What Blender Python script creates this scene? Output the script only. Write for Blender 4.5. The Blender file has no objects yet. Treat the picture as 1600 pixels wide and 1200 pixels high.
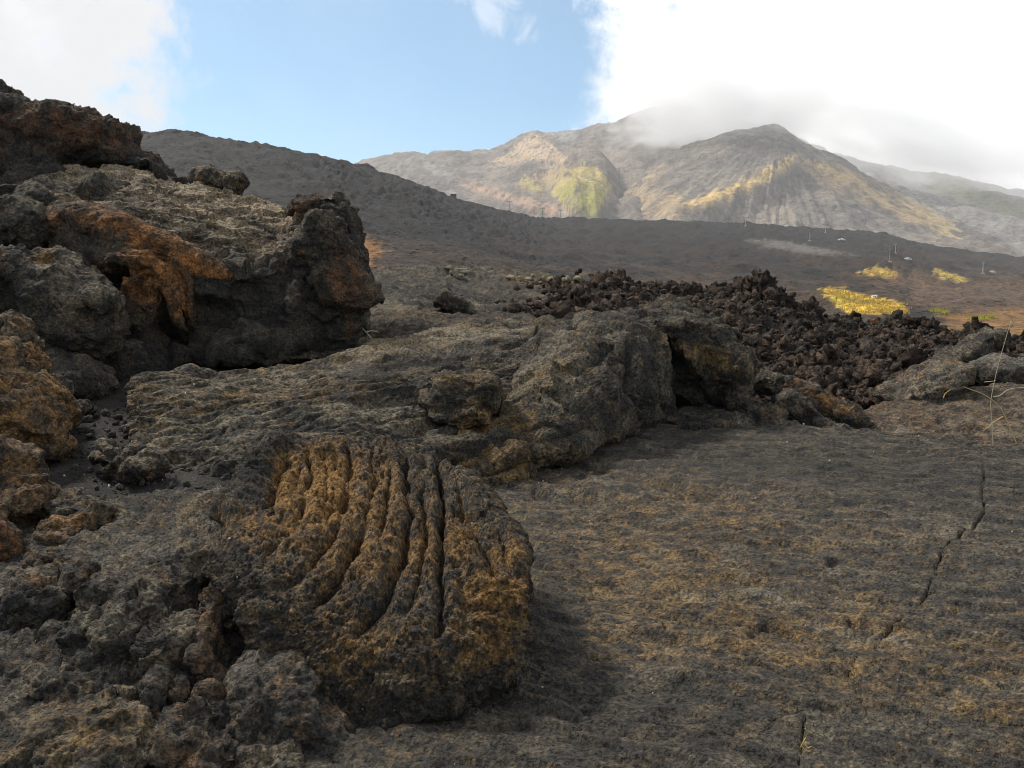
import bpy, bmesh, math, random
import numpy as np
from mathutils import Vector, Matrix

random.seed(7)
RNG = np.random.default_rng(11)
scene = bpy.context.scene
COL = scene.collection
R = math.radians

# ------------------------------------------------------------------ camera
CAM_H, FPX, PITCH = 1.5, 1256.0, R(5.46)          # focal length in pixels of the 1600 px wide photograph
cam_data = bpy.data.cameras.new('camera')
cam = bpy.data.objects.new('camera', cam_data); COL.objects.link(cam)
cam.location = (0, 0, CAM_H); cam.rotation_euler = (R(90) - PITCH, 0, 0)
cam_data.sensor_width = 36.0; cam_data.lens = 36.0 * FPX / 1600.0
cam_data.clip_start = 0.05; cam_data.clip_end = 60000
scene.camera = cam

# ------------------------------------------------------------------ sky and sun
SUN_EL, SUN_AZ = R(48), R(-56)                      # azimuth clockwise from the view direction (+Y)
world = bpy.data.worlds.new('World'); scene.world = world; world.use_nodes = True
nt = world.node_tree; nt.nodes.clear()
def wn(t, **kw):
    n = nt.nodes.new(t)
    for k, v in kw.items(): setattr(n, k, v)
    return n
def wmath(op, a, b=None, c=None, clamp=False):
    n = wn('ShaderNodeMath', operation=op); n.use_clamp = clamp
    for i, s in enumerate((a, b, c)):
        if s is None: continue
        if isinstance(s, (int, float)): n.inputs[i].default_value = s
        else: nt.links.new(s, n.inputs[i])
    return n.outputs[0]
def wsmooth(x, lo, hi):
    n = wn('ShaderNodeMapRange', interpolation_type='SMOOTHSTEP')
    nt.links.new(x, n.inputs[0]); n.inputs[1].default_value = lo; n.inputs[2].default_value = hi
    return n.outputs[0]
SKY_STRENGTH = 0.080
sky = wn('ShaderNodeTexSky', sky_type='NISHITA'); sky.sun_disc = False
sky.sun_elevation = SUN_EL; sky.sun_rotation = SUN_AZ; sky.altitude = 1900
sky.air_density = 1.0; sky.dust_density = 2.0; sky.ozone_density = 1.0
tc = wn('ShaderNodeTexCoord'); sep = wn('ShaderNodeSeparateXYZ'); nt.links.new(tc.outputs['Generated'], sep.inputs[0])
sx, sy, sz = sep.outputs
ysafe = wmath('MAXIMUM', sy, 0.08)
gu = wmath('DIVIDE', sx, ysafe); gv = wmath('DIVIDE', sz, ysafe)     # gnomonic: gap in the cloud lies ahead
noise1 = wn('ShaderNodeTexNoise'); noise1.inputs['Scale'].default_value = 6.5; noise1.inputs['Detail'].default_value = 12.0
noise1.inputs['Roughness'].default_value = 0.63; nt.links.new(tc.outputs['Generated'], noise1.inputs['Vector'])
noise2 = wn('ShaderNodeTexNoise'); noise2.inputs['Scale'].default_value = 2.1; noise2.inputs['Detail'].default_value = 8.0
nt.links.new(tc.outputs['Generated'], noise2.inputs['Vector'])
noise3 = wn('ShaderNodeTexNoise'); noise3.inputs['Scale'].default_value = 22.0; noise3.inputs['Detail'].default_value = 8.0; noise3.inputs['Roughness'].default_value = 0.65; noise3.inputs['Distortion'].default_value = 0.6
nt.links.new(tc.outputs['Generated'], noise3.inputs['Vector']); n3 = wmath('SUBTRACT', noise3.outputs[0], 0.5)
n1 = wmath('ADD', wmath('SUBTRACT', noise1.outputs[0], 0.5), wmath('MULTIPLY', n3, 0.35)); n2 = wmath('SUBTRACT', noise2.outputs[0], 0.5)
# right bank of cloud
edge_r = wmath('ADD', gu, wmath('MULTIPLY', n1, 0.42)); edge_r = wmath('ADD', edge_r, wmath('MULTIPLY', gv, -0.02))
m_right = wmath('MULTIPLY', wsmooth(edge_r, 0.07, 0.18), wsmooth(sy, 0.12, 0.3))
# left bank
edge_l = wmath('ADD', wmath('ADD', gu, wmath('MULTIPLY', gv, -0.42)), wmath('MULTIPLY', n1, 0.62))
m_left = wmath('MULTIPLY', wmath('SUBTRACT', 1.0, wsmooth(edge_l, -0.66, -0.50)), wsmooth(sy, 0.12, 0.3))
# small wisp
du = wmath('DIVIDE', wmath('ADD', gu, 0.018), 0.042); dv = wmath('DIVIDE', wmath('ADD', wmath('SUBTRACT', gv, 0.350), wmath('MULTIPLY', gu, 0.3)), 0.028)
rr = wmath('ADD', wmath('MULTIPLY', du, du), wmath('MULTIPLY', dv, dv))
m_wisp = wmath('MULTIPLY', wmath('SUBTRACT', 1.0, wsmooth(wmath('ADD', rr, wmath('MULTIPLY', n3, -9.0)), -0.6, 2.4)), 0.42)
# overhead and behind: broken overcast
m_top = wmath('MULTIPLY', wsmooth(wmath('ADD', gv, wmath('MULTIPLY', n2, 0.6)), 0.75, 1.0), wsmooth(n2, -0.10, 0.10))
m_back = wmath('MULTIPLY', wmath('SUBTRACT', 1.0, wsmooth(wmath('ADD', sy, wmath('MULTIPLY', n2, 0.3)), 0.12, 0.3)), wsmooth(n2, -0.10, 0.10))
mask = wmath('MAXIMUM', wmath('MAXIMUM', m_right, m_left), wmath('MAXIMUM', m_wisp, wmath('MAXIMUM', m_top, m_back)))
veil = wmath('MAXIMUM', mask, wmath('MULTIPLY', wsmooth(wmath('ADD', n2, 0.0), -0.25, 0.4), 0.18))
cl = wn('ShaderNodeMix', data_type='RGBA'); cl.inputs[6].default_value = (7.8, 7.8, 7.95, 1); cl.inputs[7].default_value = (11.6, 11.6, 11.5, 1)
nt.links.new(wsmooth(wmath('ADD', wmath('MULTIPLY', n1, 2.2), wmath('MULTIPLY', gu, 1.6)), -1.1, 0.3), cl.inputs[0])
tint = wn('ShaderNodeMix', data_type='RGBA', blend_type='MULTIPLY'); tint.inputs[0].default_value = 1.0
tint.inputs[7].default_value = (1.05, 1.45, 1.45, 1); nt.links.new(sky.outputs[0], tint.inputs[6])
mx = wn('ShaderNodeMix', data_type='RGBA'); nt.links.new(veil, mx.inputs[0]); nt.links.new(tint.outputs[2], mx.inputs[6]); nt.links.new(cl.outputs[2], mx.inputs[7])
bg = wn('ShaderNodeBackground'); bg.inputs[1].default_value = SKY_STRENGTH; nt.links.new(mx.outputs[2], bg.inputs[0])
out = wn('ShaderNodeOutputWorld'); nt.links.new(bg.outputs[0], out.inputs[0])

sun_data = bpy.data.lights.new('sun', 'SUN'); sun_data.energy = 3.6; sun_data.angle = R(9); sun_data.color = (1.0, 0.95, 0.87)
sun = bpy.data.objects.new('sun', sun_data); COL.objects.link(sun)
sdir = Vector((math.sin(SUN_AZ) * math.cos(SUN_EL), math.cos(SUN_AZ) * math.cos(SUN_EL), math.sin(SUN_EL)))
sun.rotation_euler = (-sdir).to_track_quat('-Z', 'Y').to_euler(); sun.location = (0, 0, 50)

vs = scene.view_settings
vs.view_transform = 'Standard'; vs.look = 'None'; vs.exposure = 0.52; vs.gamma = 1.0; vs.use_curve_mapping = False
scene.render.engine = 'CYCLES'
scene.cycles.max_bounces = 22; scene.cycles.diffuse_bounces = 3; scene.cycles.volume_bounces = 20
scene.cycles.volume_step_rate = 1.0; scene.cycles.volume_max_steps = 128
scene.cycles.use_denoising = True; scene.cycles.pixel_filter_type = 'BLACKMAN_HARRIS'; scene.cycles.filter_width = 1.0

# ------------------------------------------------------------------ maths helpers
CT, ST = math.cos(PITCH), math.sin(PITCH)
def ray(px, py):
    cx = (np.asarray(px, float) - 800.0) / FPX; cz = -(np.asarray(py, float) - 600.0) / FPX
    return cx, CT + ST * cz, -ST + CT * cz
def P(px, py, Y):
    x, y, z = ray(px, py); t = np.asarray(Y, float) / y
    return np.stack([x * t, y * t, CAM_H + z * t], -1)
def proj(V):
    x, y, z = V[..., 0], V[..., 1], V[..., 2] - CAM_H
    w = np.maximum(y * CT - z * ST, 0.05); u = y * ST + z * CT
    return 800 + FPX * x / w, 600 - FPX * u / w

_G = np.array([[1,1,0],[-1,1,0],[1,-1,0],[-1,-1,0],[1,0,1],[-1,0,1],[1,0,-1],[-1,0,-1],
               [0,1,1],[0,-1,1],[0,1,-1],[0,-1,-1],[1,1,0],[-1,1,0],[0,-1,1],[0,-1,-1]], np.float32)
def perlin(p, seed=0):
    p = np.asarray(p, np.float64); i = np.floor(p); f = (p - i).astype(np.float32); i = i.astype(np.int64).astype(np.uint32)
    u = f * f * f * (f * (f * 6 - 15) + 10)
    hx = [(i[:, 0] + np.uint32(k)) * np.uint32(0x8da6b343) for k in (0, 1)]
    hy = [(i[:, 1] + np.uint32(k)) * np.uint32(0xd8163841) for k in (0, 1)]
    hz = [(i[:, 2] + np.uint32(k)) * np.uint32(0xcb1ab31f) + np.uint32((seed * 7919 + 17) & 0xffffffff) for k in (0, 1)]
    def g(a, b, c):
        h = hx[a] ^ hy[b] ^ hz[c]; h = (h ^ (h >> np.uint32(15))) * np.uint32(0x2c1b3c6d); h = h ^ (h >> np.uint32(12))
        gr = _G[(h & np.uint32(15)).astype(np.intp)]
        return gr[:, 0] * (f[:, 0] - a) + gr[:, 1] * (f[:, 1] - b) + gr[:, 2] * (f[:, 2] - c)
    x00 = g(0,0,0); x00 = x00 + u[:, 0] * (g(1,0,0) - x00); x10 = g(0,1,0); x10 = x10 + u[:, 0] * (g(1,1,0) - x10)
    x01 = g(0,0,1); x01 = x01 + u[:, 0] * (g(1,0,1) - x01); x11 = g(0,1,1); x11 = x11 + u[:, 0] * (g(1,1,1) - x11)
    y0 = x00 + u[:, 1] * (x10 - x00); y1 = x01 + u[:, 1] * (x11 - x01)
    return y0 + u[:, 2] * (y1 - y0)
def fbm(p, oct=4, seed=0, gain=0.5):
    s = 0; a = 1.0
    for k in range(oct):
        s = s + a * perlin(p * (2.03 ** k) + 13.7 * k, seed + k); a *= gain
    return s
def billow(p, oct=4, seed=0, gain=0.5):            # lumpy crust with sharp pits between the lumps
    s = 0; a = 1.0
    for k in range(oct):
        s = s + a * (np.abs(perlin(p * (2.07 ** k) + 5.3 * k, seed + k)) * 2 - 0.5); a *= gain
    return s
def facet(p, seed=0):                              # broken faces: every cell is a tilted plane of its own
    p = np.asarray(p, np.float64); i0 = np.floor(p).astype(np.int64); best = np.full(len(p), 1e9, np.float32); val = np.zeros(len(p), np.float32); f = (p - i0).astype(np.float32)
    for dx in (-1, 0, 1):
        for dy in (-1, 0, 1):
            for dz in (-1, 0, 1):
                c = (i0 + np.array([dx, dy, dz])).astype(np.uint32)
                h = c[:, 0] * np.uint32(0x8da6b343) ^ c[:, 1] * np.uint32(0xd8163841) ^ (c[:, 2] * np.uint32(0xcb1ab31f) + np.uint32(seed * 977 + 5))
                h = (h ^ (h >> np.uint32(15))) * np.uint32(0x2c1b3c6d); h = (h ^ (h >> np.uint32(12))) * np.uint32(0x297a2d39); h = h ^ (h >> np.uint32(15))
                q = [f[:, k] - (dx, dy, dz)[k] - ((h >> np.uint32(10 * k)) & np.uint32(1023)).astype(np.float32) / 1023 for k in range(3)]
                d = q[0] ** 2 + q[1] ** 2 + q[2] ** 2; h2 = h * np.uint32(0x9e3779b1); h2 = h2 ^ (h2 >> np.uint32(13))
                g = [((h2 >> np.uint32(10 * k)) & np.uint32(1023)).astype(np.float32) / 511 - 1 for k in range(3)]
                m = d < best; best = np.where(m, d, best); val = np.where(m, q[0] * g[0] + q[1] * g[1] + q[2] * g[2], val)
    return val
def sstep(x, a, b):
    t = np.clip((x - a) / (b - a), 0, 1); return t * t * (3 - 2 * t)
def vnoise(p, oct, seed): return np.stack([fbm(p, oct, seed + 31 * k) for k in range(3)], -1)
def seg_dist(px, py, pts):
    """distance (in pixels of the survey view) to a polyline, and the fraction along it"""
    best = np.full(px.shape, 1e9); frac = np.zeros(px.shape)
    n = len(pts) - 1
    for k in range(n):
        ax, ay = pts[k][:2]; bx, by = pts[k + 1][:2]
        vx, vy = bx - ax, by - ay; t = np.clip(((px - ax) * vx + (py - ay) * vy) / (vx * vx + vy * vy + 1e-9), 0, 1)
        d = np.hypot(px - ax - t * vx, py - ay - t * vy); m = d < best
        best = np.where(m, d, best); frac = np.where(m, (k + t) / n, frac)
    return best, frac
def in_poly(px, py, poly):
    c = np.zeros(px.shape, bool); n = len(poly)
    for k in range(n):
        x1, y1 = poly[k]; x2, y2 = poly[(k + 1) % n]
        cond = ((y1 > py) != (y2 > py)) & (px < (x2 - x1) * (py - y1) / (y2 - y1 + 1e-9) + x1)
        c ^= cond
    return c
def poly_soft(px, py, poly, w):
    d, _ = seg_dist(px, py, list(poly) + [poly[0]])
    return sstep(np.where(in_poly(px, py, poly), d, -d), -w, w)

# ------------------------------------------------------------------ mesh helpers
def make_mesh(name, V, F, cols=None, smooth=True):
    """F: (n,4) or (n,3) array"""
    m = bpy.data.meshes.new(name); V = np.ascontiguousarray(V, np.float32); F = np.ascontiguousarray(F, np.int32)
    k = F.shape[1]; n = len(F)
    m.vertices.add(len(V)); m.vertices.foreach_set('co', V.ravel())
    m.loops.add(n * k); m.loops.foreach_set('vertex_index', F.ravel())
    m.polygons.add(n); m.polygons.foreach_set('loop_start', np.arange(0, n * k, k, dtype=np.int32))
    m.polygons.foreach_set('use_smooth', np.full(n, smooth))
    m.update(calc_edges=True)
    if cols is not None: set_cols(m, cols)
    return m
def set_cols(m, cols):
    a = m.attributes.new('Col', 'FLOAT_COLOR', 'POINT')
    c = np.ones((len(cols), 4), np.float32); c[:, :3] = np.clip(cols, 0, 1); a.data.foreach_set('color', c.ravel())
def vnormals(V, F):
    if F.shape[1] == 4: n = np.cross(V[F[:, 2]] - V[F[:, 0]], V[F[:, 3]] - V[F[:, 1]])
    else: n = np.cross(V[F[:, 1]] - V[F[:, 0]], V[F[:, 2]] - V[F[:, 0]])
    out = np.zeros_like(V)
    for c in range(3):
        for k in range(F.shape[1]): out[:, c] += np.bincount(F[:, k], n[:, c], len(V))
    return out / (np.linalg.norm(out, axis=1, keepdims=True) + 1e-12)
def link(name, mesh, mat, parent=None, label=None, cat=None, group=None, kind=None):
    o = bpy.data.objects.new(name, mesh); COL.objects.link(o)
    if mesh is not None and mat is not None and not len(mesh.materials): mesh.materials.append(mat)
    if parent: o.parent = parent
    return tag(o, label, cat, group, kind)
def tag(o, label=None, cat=None, group=None, kind=None):
    if label: o['label'] = label
    if cat: o['category'] = cat
    if group: o['group'] = group
    if kind: o['kind'] = kind
    return o

def catmull(C, n):
    """C (k,...) control points -> n samples"""
    k = len(C); C = np.concatenate([[2 * C[0] - C[1]], C, [2 * C[-1] - C[-2]]])
    t = np.linspace(0, k - 1, n); i = np.minimum(t.astype(int), k - 2); f = (t - i).reshape((-1,) + (1,) * (C.ndim - 1))
    a, b, c, d = C[i], C[i + 1], C[i + 2], C[i + 3]
    return 0.5 * ((2 * b) + (c - a) * f + (2 * a - 5 * b + 4 * c - d) * f ** 2 + (3 * b - a - 3 * c + d) * f ** 3)
REG = {}
def patch(name, rows, nu, nv, disp=None, col=None, skirt=0.0, edge=0.0, edges='lrnf', warp=None, world=False):
    """A curved sheet through rows of survey points (pixel, pixel, distance), rows from near/low to far/high."""
    nu, nv = int(nu * 0.71), int(nv * 0.71)
    C = np.array([[p if world else P(*p) for p in r] for r in rows], float)
    S = catmull(C, nv); S = np.swapaxes(catmull(np.swapaxes(S, 0, 1), nu), 0, 1)      # (nv,nu,3)
    V = S.reshape(-1, 3); idx = np.arange(nu * nv).reshape(nv, nu)
    F = np.stack([idx[:-1, :-1], idx[:-1, 1:], idx[1:, 1:], idx[1:, :-1]], -1).reshape(-1, 4)
    N = vnormals(V, F)
    if edge > 0:                                   # rounded border
        du = np.linalg.norm(np.diff(S, axis=1), axis=2); dv = np.linalg.norm(np.diff(S, axis=0), axis=2)
        lu = np.concatenate([np.zeros((nv, 1)), np.cumsum(du, 1)], 1); lv = np.concatenate([np.zeros((1, nu)), np.cumsum(dv, 0)], 0)
        d = np.full((nv, nu), 1e9)
        if 'l' in edges: d = np.minimum(d, lu)
        if 'r' in edges: d = np.minimum(d, lu[:, -1:] - lu)
        if 'n' in edges: d = np.minimum(d, lv)
        if 'f' in edges: d = np.minimum(d, lv[-1:] - lv)
        q = np.clip(1 - d.ravel() / edge, 0, 1); V = V - N * (edge * (1 - np.sqrt(np.maximum(1 - q * q, 0))))[:, None]
        N = vnormals(V, F)
    px, py = proj(V)
    if warp is not None: V = V + warp(V)
    if disp is not None: V = V + N * disp(V, N, px, py)[:, None]
    px, py = proj(V)
    cols = col(V, vnormals(V, F), px, py) if col else None
    if skirt > 0:                                  # broken, undercut sides
        ring = np.concatenate([idx[0, :], idx[1:, -1], idx[-1, -2::-1], idx[-2:0:-1, 0]]); m = len(ring); j = np.arange(m); jn = (j + 1) % m
        ctr = V.mean(0); base = V[ring]; out = base[:, :2] - ctr[:2]; out = out / (np.linalg.norm(out, axis=1, keepdims=True) + 1e-9); last = ring; K = 10
        for k in range(1, K + 1):
            low = base.copy(); low[:, 2] -= skirt * (k / K) ** 1.3
            inn = -0.35 * skirt * (k / K) ** 0.8 + 0.22 * skirt * fbm(low / skirt * np.array([1.2, 1.2, 2.2]), 3, 77) * min(k / 3, 1) + 0.08 * skirt * billow(low / skirt * 6, 3, 78) * min(k / 3, 1)
            low[:, :2] += out * inn[:, None]; k0 = len(V); V = np.concatenate([V, low]); new = k0 + j
            F = np.concatenate([F, np.stack([last[jn], last[j], new[j], new[jn]], -1)]); last = new
            if cols is not None: cols = np.concatenate([cols, cols[ring] * 0.3 + DARK * 0.7])  # sides blended dark, painting the shaded gap below the edge
        px, py = proj(V)
    REG[name] = (V, px, py)
    return make_mesh(name, V, F, cols)

# ---- solid sculpting: signed distance fields meshed by surface nets
def surface_nets(D, org, h):
    s = D < 0; nx, ny, nz = D.shape
    cnt = np.zeros((nx - 1, ny - 1, nz - 1), np.int8)
    for a in (0, 1):
        for b in (0, 1):
            for c in (0, 1): cnt += s[a:nx - 1 + a, b:ny - 1 + b, c:nz - 1 + c]
    act = (cnt > 0) & (cnt < 8); ci = np.argwhere(act)
    vid = np.full(act.shape, -1, np.int32); vid[act] = np.arange(len(ci), dtype=np.int32)
    acc = np.zeros((len(ci), 3)); w = np.zeros(len(ci))
    cor = np.array([[a, b, c] for a in (0, 1) for b in (0, 1) for c in (0, 1)])
    val = [D[ci[:, 0] + k[0], ci[:, 1] + k[1], ci[:, 2] + k[2]] for k in cor]
    for i in range(8):
        for j in range(i + 1, 8):
            if np.abs(cor[i] - cor[j]).sum() != 1: continue
            m = (val[i] < 0) != (val[j] < 0); t = np.where(m, val[i] / np.where(m, val[i] - val[j], 1), 0)
            acc += np.where(m[:, None], cor[i] + t[:, None] * (cor[j] - cor[i]), 0); w += m
    V = np.asarray(org) + h * (ci + acc / w[:, None])
    Q = []
    for ax in range(3):
        b, c = (ax + 1) % 3, (ax + 2) % 3
        lo = [slice(None)] * 3; hi = [slice(None)] * 3; lo[ax] = slice(0, -1); hi[ax] = slice(1, None)
        s0, s1 = s[tuple(lo)], s[tuple(hi)]
        e = np.argwhere(s0 != s1); e = e[(e[:, b] > 0) & (e[:, c] > 0) & (e[:, b] < D.shape[b] - 1) & (e[:, c] < D.shape[c] - 1)]
        inside = s0[e[:, 0], e[:, 1], e[:, 2]]
        def cell(ob, oc):
            q = e.copy(); q[:, b] -= ob; q[:, c] -= oc; return vid[q[:, 0], q[:, 1], q[:, 2]]
        q = np.stack([cell(1, 1), cell(0, 1), cell(0, 0), cell(1, 0)], -1)
        q[~inside] = q[~inside][:, ::-1]; Q.append(q)
    return V, np.concatenate(Q)
def rotm(roll, pitch=0, yaw=0):                    # roll: clockwise in the view plane
    return np.array(Matrix.Rotation(R(yaw), 3, 'Z') @ Matrix.Rotation(R(pitch), 3, 'X') @ Matrix.Rotation(R(roll), 3, 'Y'))
def E(px, py, Y, rx, ry, rd, roll=0, pitch=0, yaw=0):   # ellipsoid: radii rx, ry in survey pixels at distance Y, rd in metres
    s = Y / FPX; return ('e', P(px, py, Y), np.array([rx * s, rd, ry * s]), rotm(roll, pitch, yaw))
def B(px, py, Y, rx, ry, rd, rnd, roll=0, pitch=0, yaw=0):
    s = Y / FPX; return ('b', P(px, py, Y), np.array([rx * s, rd, ry * s]), rotm(roll, pitch, yaw), rnd)
def C(pts):                                        # tapered tube through (px,py,Y,radius px)
    return ('c', [(P(a, b, c), r * c / FPX) for a, b, c, r in pts])
def CUT(p): return ('x', p)
def prim_box(p):
    if p[0] == 'x': return prim_box(p[1])
    if p[0] == 'c':
        a = np.array([q - r for q, r in p[1]]).min(0); b = np.array([q + r for q, r in p[1]]).max(0); return a, b
    r = np.abs(p[3]) @ p[2] if p[0] == 'b' else np.sqrt((p[3] ** 2) @ (p[2] ** 2))
    return p[1] - r, p[1] + r
def prim_eval(p, X, Y, Z):
    if p[0] == 'x': return prim_eval(p[1], X, Y, Z)
    if p[0] == 'c':
        best = None
        for (a, ra), (b, rb) in zip(p[1][:-1], p[1][1:]):
            v = (b - a).astype(np.float32); t = np.clip(((X - a[0]) * v[0] + (Y - a[1]) * v[1] + (Z - a[2]) * v[2]) / float(v @ v + 1e-9), 0, 1)
            d = np.sqrt((X - a[0] - t * v[0]) ** 2 + (Y - a[1] - t * v[1]) ** 2 + (Z - a[2] - t * v[2]) ** 2) - (ra + t * (rb - ra))
            best = d if best is None else np.minimum(best, d)
        return best
    M = p[3].astype(np.float32); c = p[1]; r = p[2].astype(np.float32)
    x, y, z = X - np.float32(c[0]), Y - np.float32(c[1]), Z - np.float32(c[2])
    l = [M[0, k] * x + M[1, k] * y + M[2, k] * z for k in range(3)]
    if p[0] == 'e':
        k0 = np.sqrt(sum((l[k] / r[k]) ** 2 for k in range(3))); k1 = np.sqrt(sum((l[k] / r[k] ** 2) ** 2 for k in range(3)))
        return k0 * (k0 - 1) / np.maximum(k1, 1e-6)
    q = [np.abs(l[k]) - r[k] + p[4] for k in range(3)]
    return np.sqrt(sum(np.maximum(a, 0) ** 2 for a in q)) + np.minimum(np.maximum(q[0], np.maximum(q[1], q[2])), 0) - p[4]
def solid(name, prims, h, k, warp=(0, 1), disp=None, col=None, seed=0):
    h = h * 1.22; bl = [prim_box(p) for p in prims if p[0] != 'x']
    lo = np.min([b[0] for b in bl], 0) - 3 * h - k * 0.5; hi = np.max([b[1] for b in bl], 0) + 3 * h + k * 0.5
    n = np.ceil((hi - lo) / h).astype(int) + 1
    D = np.full(n, 1e3, np.float32); ax = [lo[i] + h * np.arange(n[i]) for i in range(3)]
    for p in prims:
        a, b = prim_box(p); i0 = np.maximum(((a - lo - k) / h).astype(int) - 2, 0); i1 = np.minimum(((b - lo + k) / h).astype(int) + 3, n)
        sl = tuple(slice(i0[i], i1[i]) for i in range(3))
        X, Y, Z = np.meshgrid(*[ax[i][sl[i]].astype(np.float32) for i in range(3)], indexing='ij', sparse=True)
        d = prim_eval(p, X, Y, Z); cur = D[sl]
        if p[0] == 'x':
            hh = np.maximum(k - np.abs(cur + d), 0) / k; D[sl] = np.maximum(cur, -d) + hh * hh * k * 0.25
        else:
            hh = np.maximum(k - np.abs(cur - d), 0) / k; D[sl] = np.minimum(cur, d) - hh * hh * k * 0.25
    V, F = surface_nets(D, lo, h)
    if warp[0] > 0: V = V + warp[0] * vnoise(V * warp[1], 3, seed + 900)
    N = vnormals(V, F)
    if disp is not None:
        V = V + N * disp(V, N)[:, None]
    px, py = proj(V)
    cols = col(V, vnormals(V, F), px, py) if col else None
    REG[name] = (V, px, py)
    return make_mesh(name, V, F, cols)

# ------------------------------------------------------------------ colour of the rock
ASH = np.array([0.022, 0.020, 0.018]); DARK = np.array([0.036, 0.033, 0.029]); MID = np.array([0.082, 0.069, 0.051])
RUST = np.array([0.27, 0.125, 0.032]); RED = np.array([0.14, 0.058, 0.025]); PALE = np.array([0.25, 0.215, 0.155]); OCHRE = np.array([0.185, 0.112, 0.040])
def spots(px, py, L):
    s = np.zeros(px.shape)
    for x, y, rx, ry, *r in L:
        rot = R(r[0]) if r else 0; amp = r[1] if len(r) > 1 else 1.0
        dx, dy = px - x, py - y; a = (dx * math.cos(rot) + dy * math.sin(rot)) / rx; b = (-dx * math.sin(rot) + dy * math.cos(rot)) / ry
        s = np.maximum(s, amp * np.exp(-(a * a + b * b) * 0.9))
    return s
def rockcol(freq=3.0, rust=0.15, pale=0.1, rust_spots=(), pale_spots=(), dark_spots=(), rustc=RUST, palec=PALE, dark=DARK, mid=MID, seed=0, aniso=(1, 1, 1)):
    def f(V, N, px, py):
        q = V * np.array(aniso) * freq
        a = fbm(q, 4, seed + 1, 0.6); b = fbm(q * 2.3 + 9, 4, seed + 2, 0.65); c = fbm(q * 6.5 + 3, 4, seed + 3, 0.8); d = fbm(q * 0.45, 2, seed + 4)
        col = dark + (mid - dark) * sstep(a * 0.75 + b * 0.6 + c * 0.3, -0.35, 0.5)[:, None]
        rs = rust + spots(px, py, rust_spots) * 0.75; ps = pale + spots(px, py, pale_spots) * 0.75
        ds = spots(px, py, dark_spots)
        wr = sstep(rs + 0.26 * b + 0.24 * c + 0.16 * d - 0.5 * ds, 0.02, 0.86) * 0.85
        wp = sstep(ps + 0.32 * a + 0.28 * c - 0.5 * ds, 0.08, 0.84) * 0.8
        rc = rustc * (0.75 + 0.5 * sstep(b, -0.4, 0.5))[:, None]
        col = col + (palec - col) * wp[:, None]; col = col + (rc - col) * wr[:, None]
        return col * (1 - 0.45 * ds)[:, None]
    return f

def rock_mat(name, scale, bump=0.6, dist=0.01, rough=0.92, contrast=1.0):
    m = bpy.data.materials.new(name); m.use_nodes = True; t = m.node_tree; t.nodes.clear(); L = t.links.new
    N = t.nodes.new; o = N('ShaderNodeOutputMaterial'); b = N('ShaderNodeBsdfPrincipled'); L(b.outputs[0], o.inputs[0])
    b.inputs['Roughness'].default_value = rough; b.inputs['Specular IOR Level'].default_value = 0.25
    at = N('ShaderNodeAttribute'); at.attribute_name = 'Col'; tc = N('ShaderNodeTexCoord')
    n1 = N('ShaderNodeTexNoise'); n1.inputs['Scale'].default_value = scale; n1.inputs['Detail'].default_value = 6; n1.inputs['Roughness'].default_value = 0.7
    n2 = N('ShaderNodeTexVoronoi'); n2.inputs['Scale'].default_value = scale * 1.4
    wv = N('ShaderNodeVectorMath'); wv.operation = 'MULTIPLY_ADD'; L(n1.outputs['Color'], wv.inputs[0]); wv.inputs[1].default_value = (0.6 / scale,) * 3; L(tc.outputs['Object'], wv.inputs[2])
    L(tc.outputs['Object'], n1.inputs['Vector']); L(wv.outputs[0], n2.inputs['Vector'])
    r1 = N('ShaderNodeMapRange'); L(n1.outputs[0], r1.inputs[0]); r1.interpolation_type = 'SMOOTHSTEP'; r1.inputs[1].default_value = 0.34; r1.inputs[2].default_value = 0.62
    r1.inputs[3].default_value = max(0.12, 1 - 0.85 * contrast); r1.inputs[4].default_value = 1 + 0.85 * contrast
    mul = N('ShaderNodeVectorMath'); mul.operation = 'SCALE'; L(at.outputs['Color'], mul.inputs[0]); L(r1.outputs[0], mul.inputs['Scale'])  # mineral speckle; its dark end also paints shade in the bump's pits
    L(mul.outputs[0], b.inputs['Base Color'])
    n3 = N('ShaderNodeTexNoise'); n3.inputs['Scale'].default_value = scale * 0.55; n3.inputs['Detail'].default_value = 3; n3.inputs['Roughness'].default_value = 0.6; L(tc.outputs['Object'], n3.inputs['Vector'])
    pit = N('ShaderNodeMapRange'); pit.interpolation_type = 'SMOOTHSTEP'; L(n3.outputs[0], pit.inputs[0]); pit.inputs[1].default_value = 0.40; pit.inputs[2].default_value = 0.47; pit.inputs[3].default_value = -0.9; pit.inputs[4].default_value = 0.0
    s0 = N('ShaderNodeMath'); s0.operation = 'MULTIPLY_ADD'; L(n2.outputs['Distance'], s0.inputs[0]); s0.inputs[1].default_value = -0.5; L(n1.outputs[0], s0.inputs[2])
    s = N('ShaderNodeMath'); s.operation = 'ADD'; L(s0.outputs[0], s.inputs[0]); L(pit.outputs[0], s.inputs[1])
    bp = N('ShaderNodeBump'); bp.inputs['Strength'].default_value = bump; bp.inputs['Distance'].default_value = dist
    L(s.outputs[0], bp.inputs['Height']); L(bp.outputs[0], b.inputs['Normal'])
    return m
M_NEAR = rock_mat('lava_crust_near', 60, 1.0, 0.024, contrast=0.75)
M_SLAB = rock_mat('lava_slab_crust', 60, 1.0, 0.015, contrast=0.7)
M_MID = rock_mat('lava_rock', 40, 1.0, 0.038, contrast=0.7)
M_AA = rock_mat('clinker', 14, 1.0, 0.09, contrast=0.8)
M_ASH = rock_mat('cinder', 55, 1.0, 0.016, contrast=0.9)
M_HILL = rock_mat('hillside_lava', 0.7, 1.0, 0.5, contrast=0.5)
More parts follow.
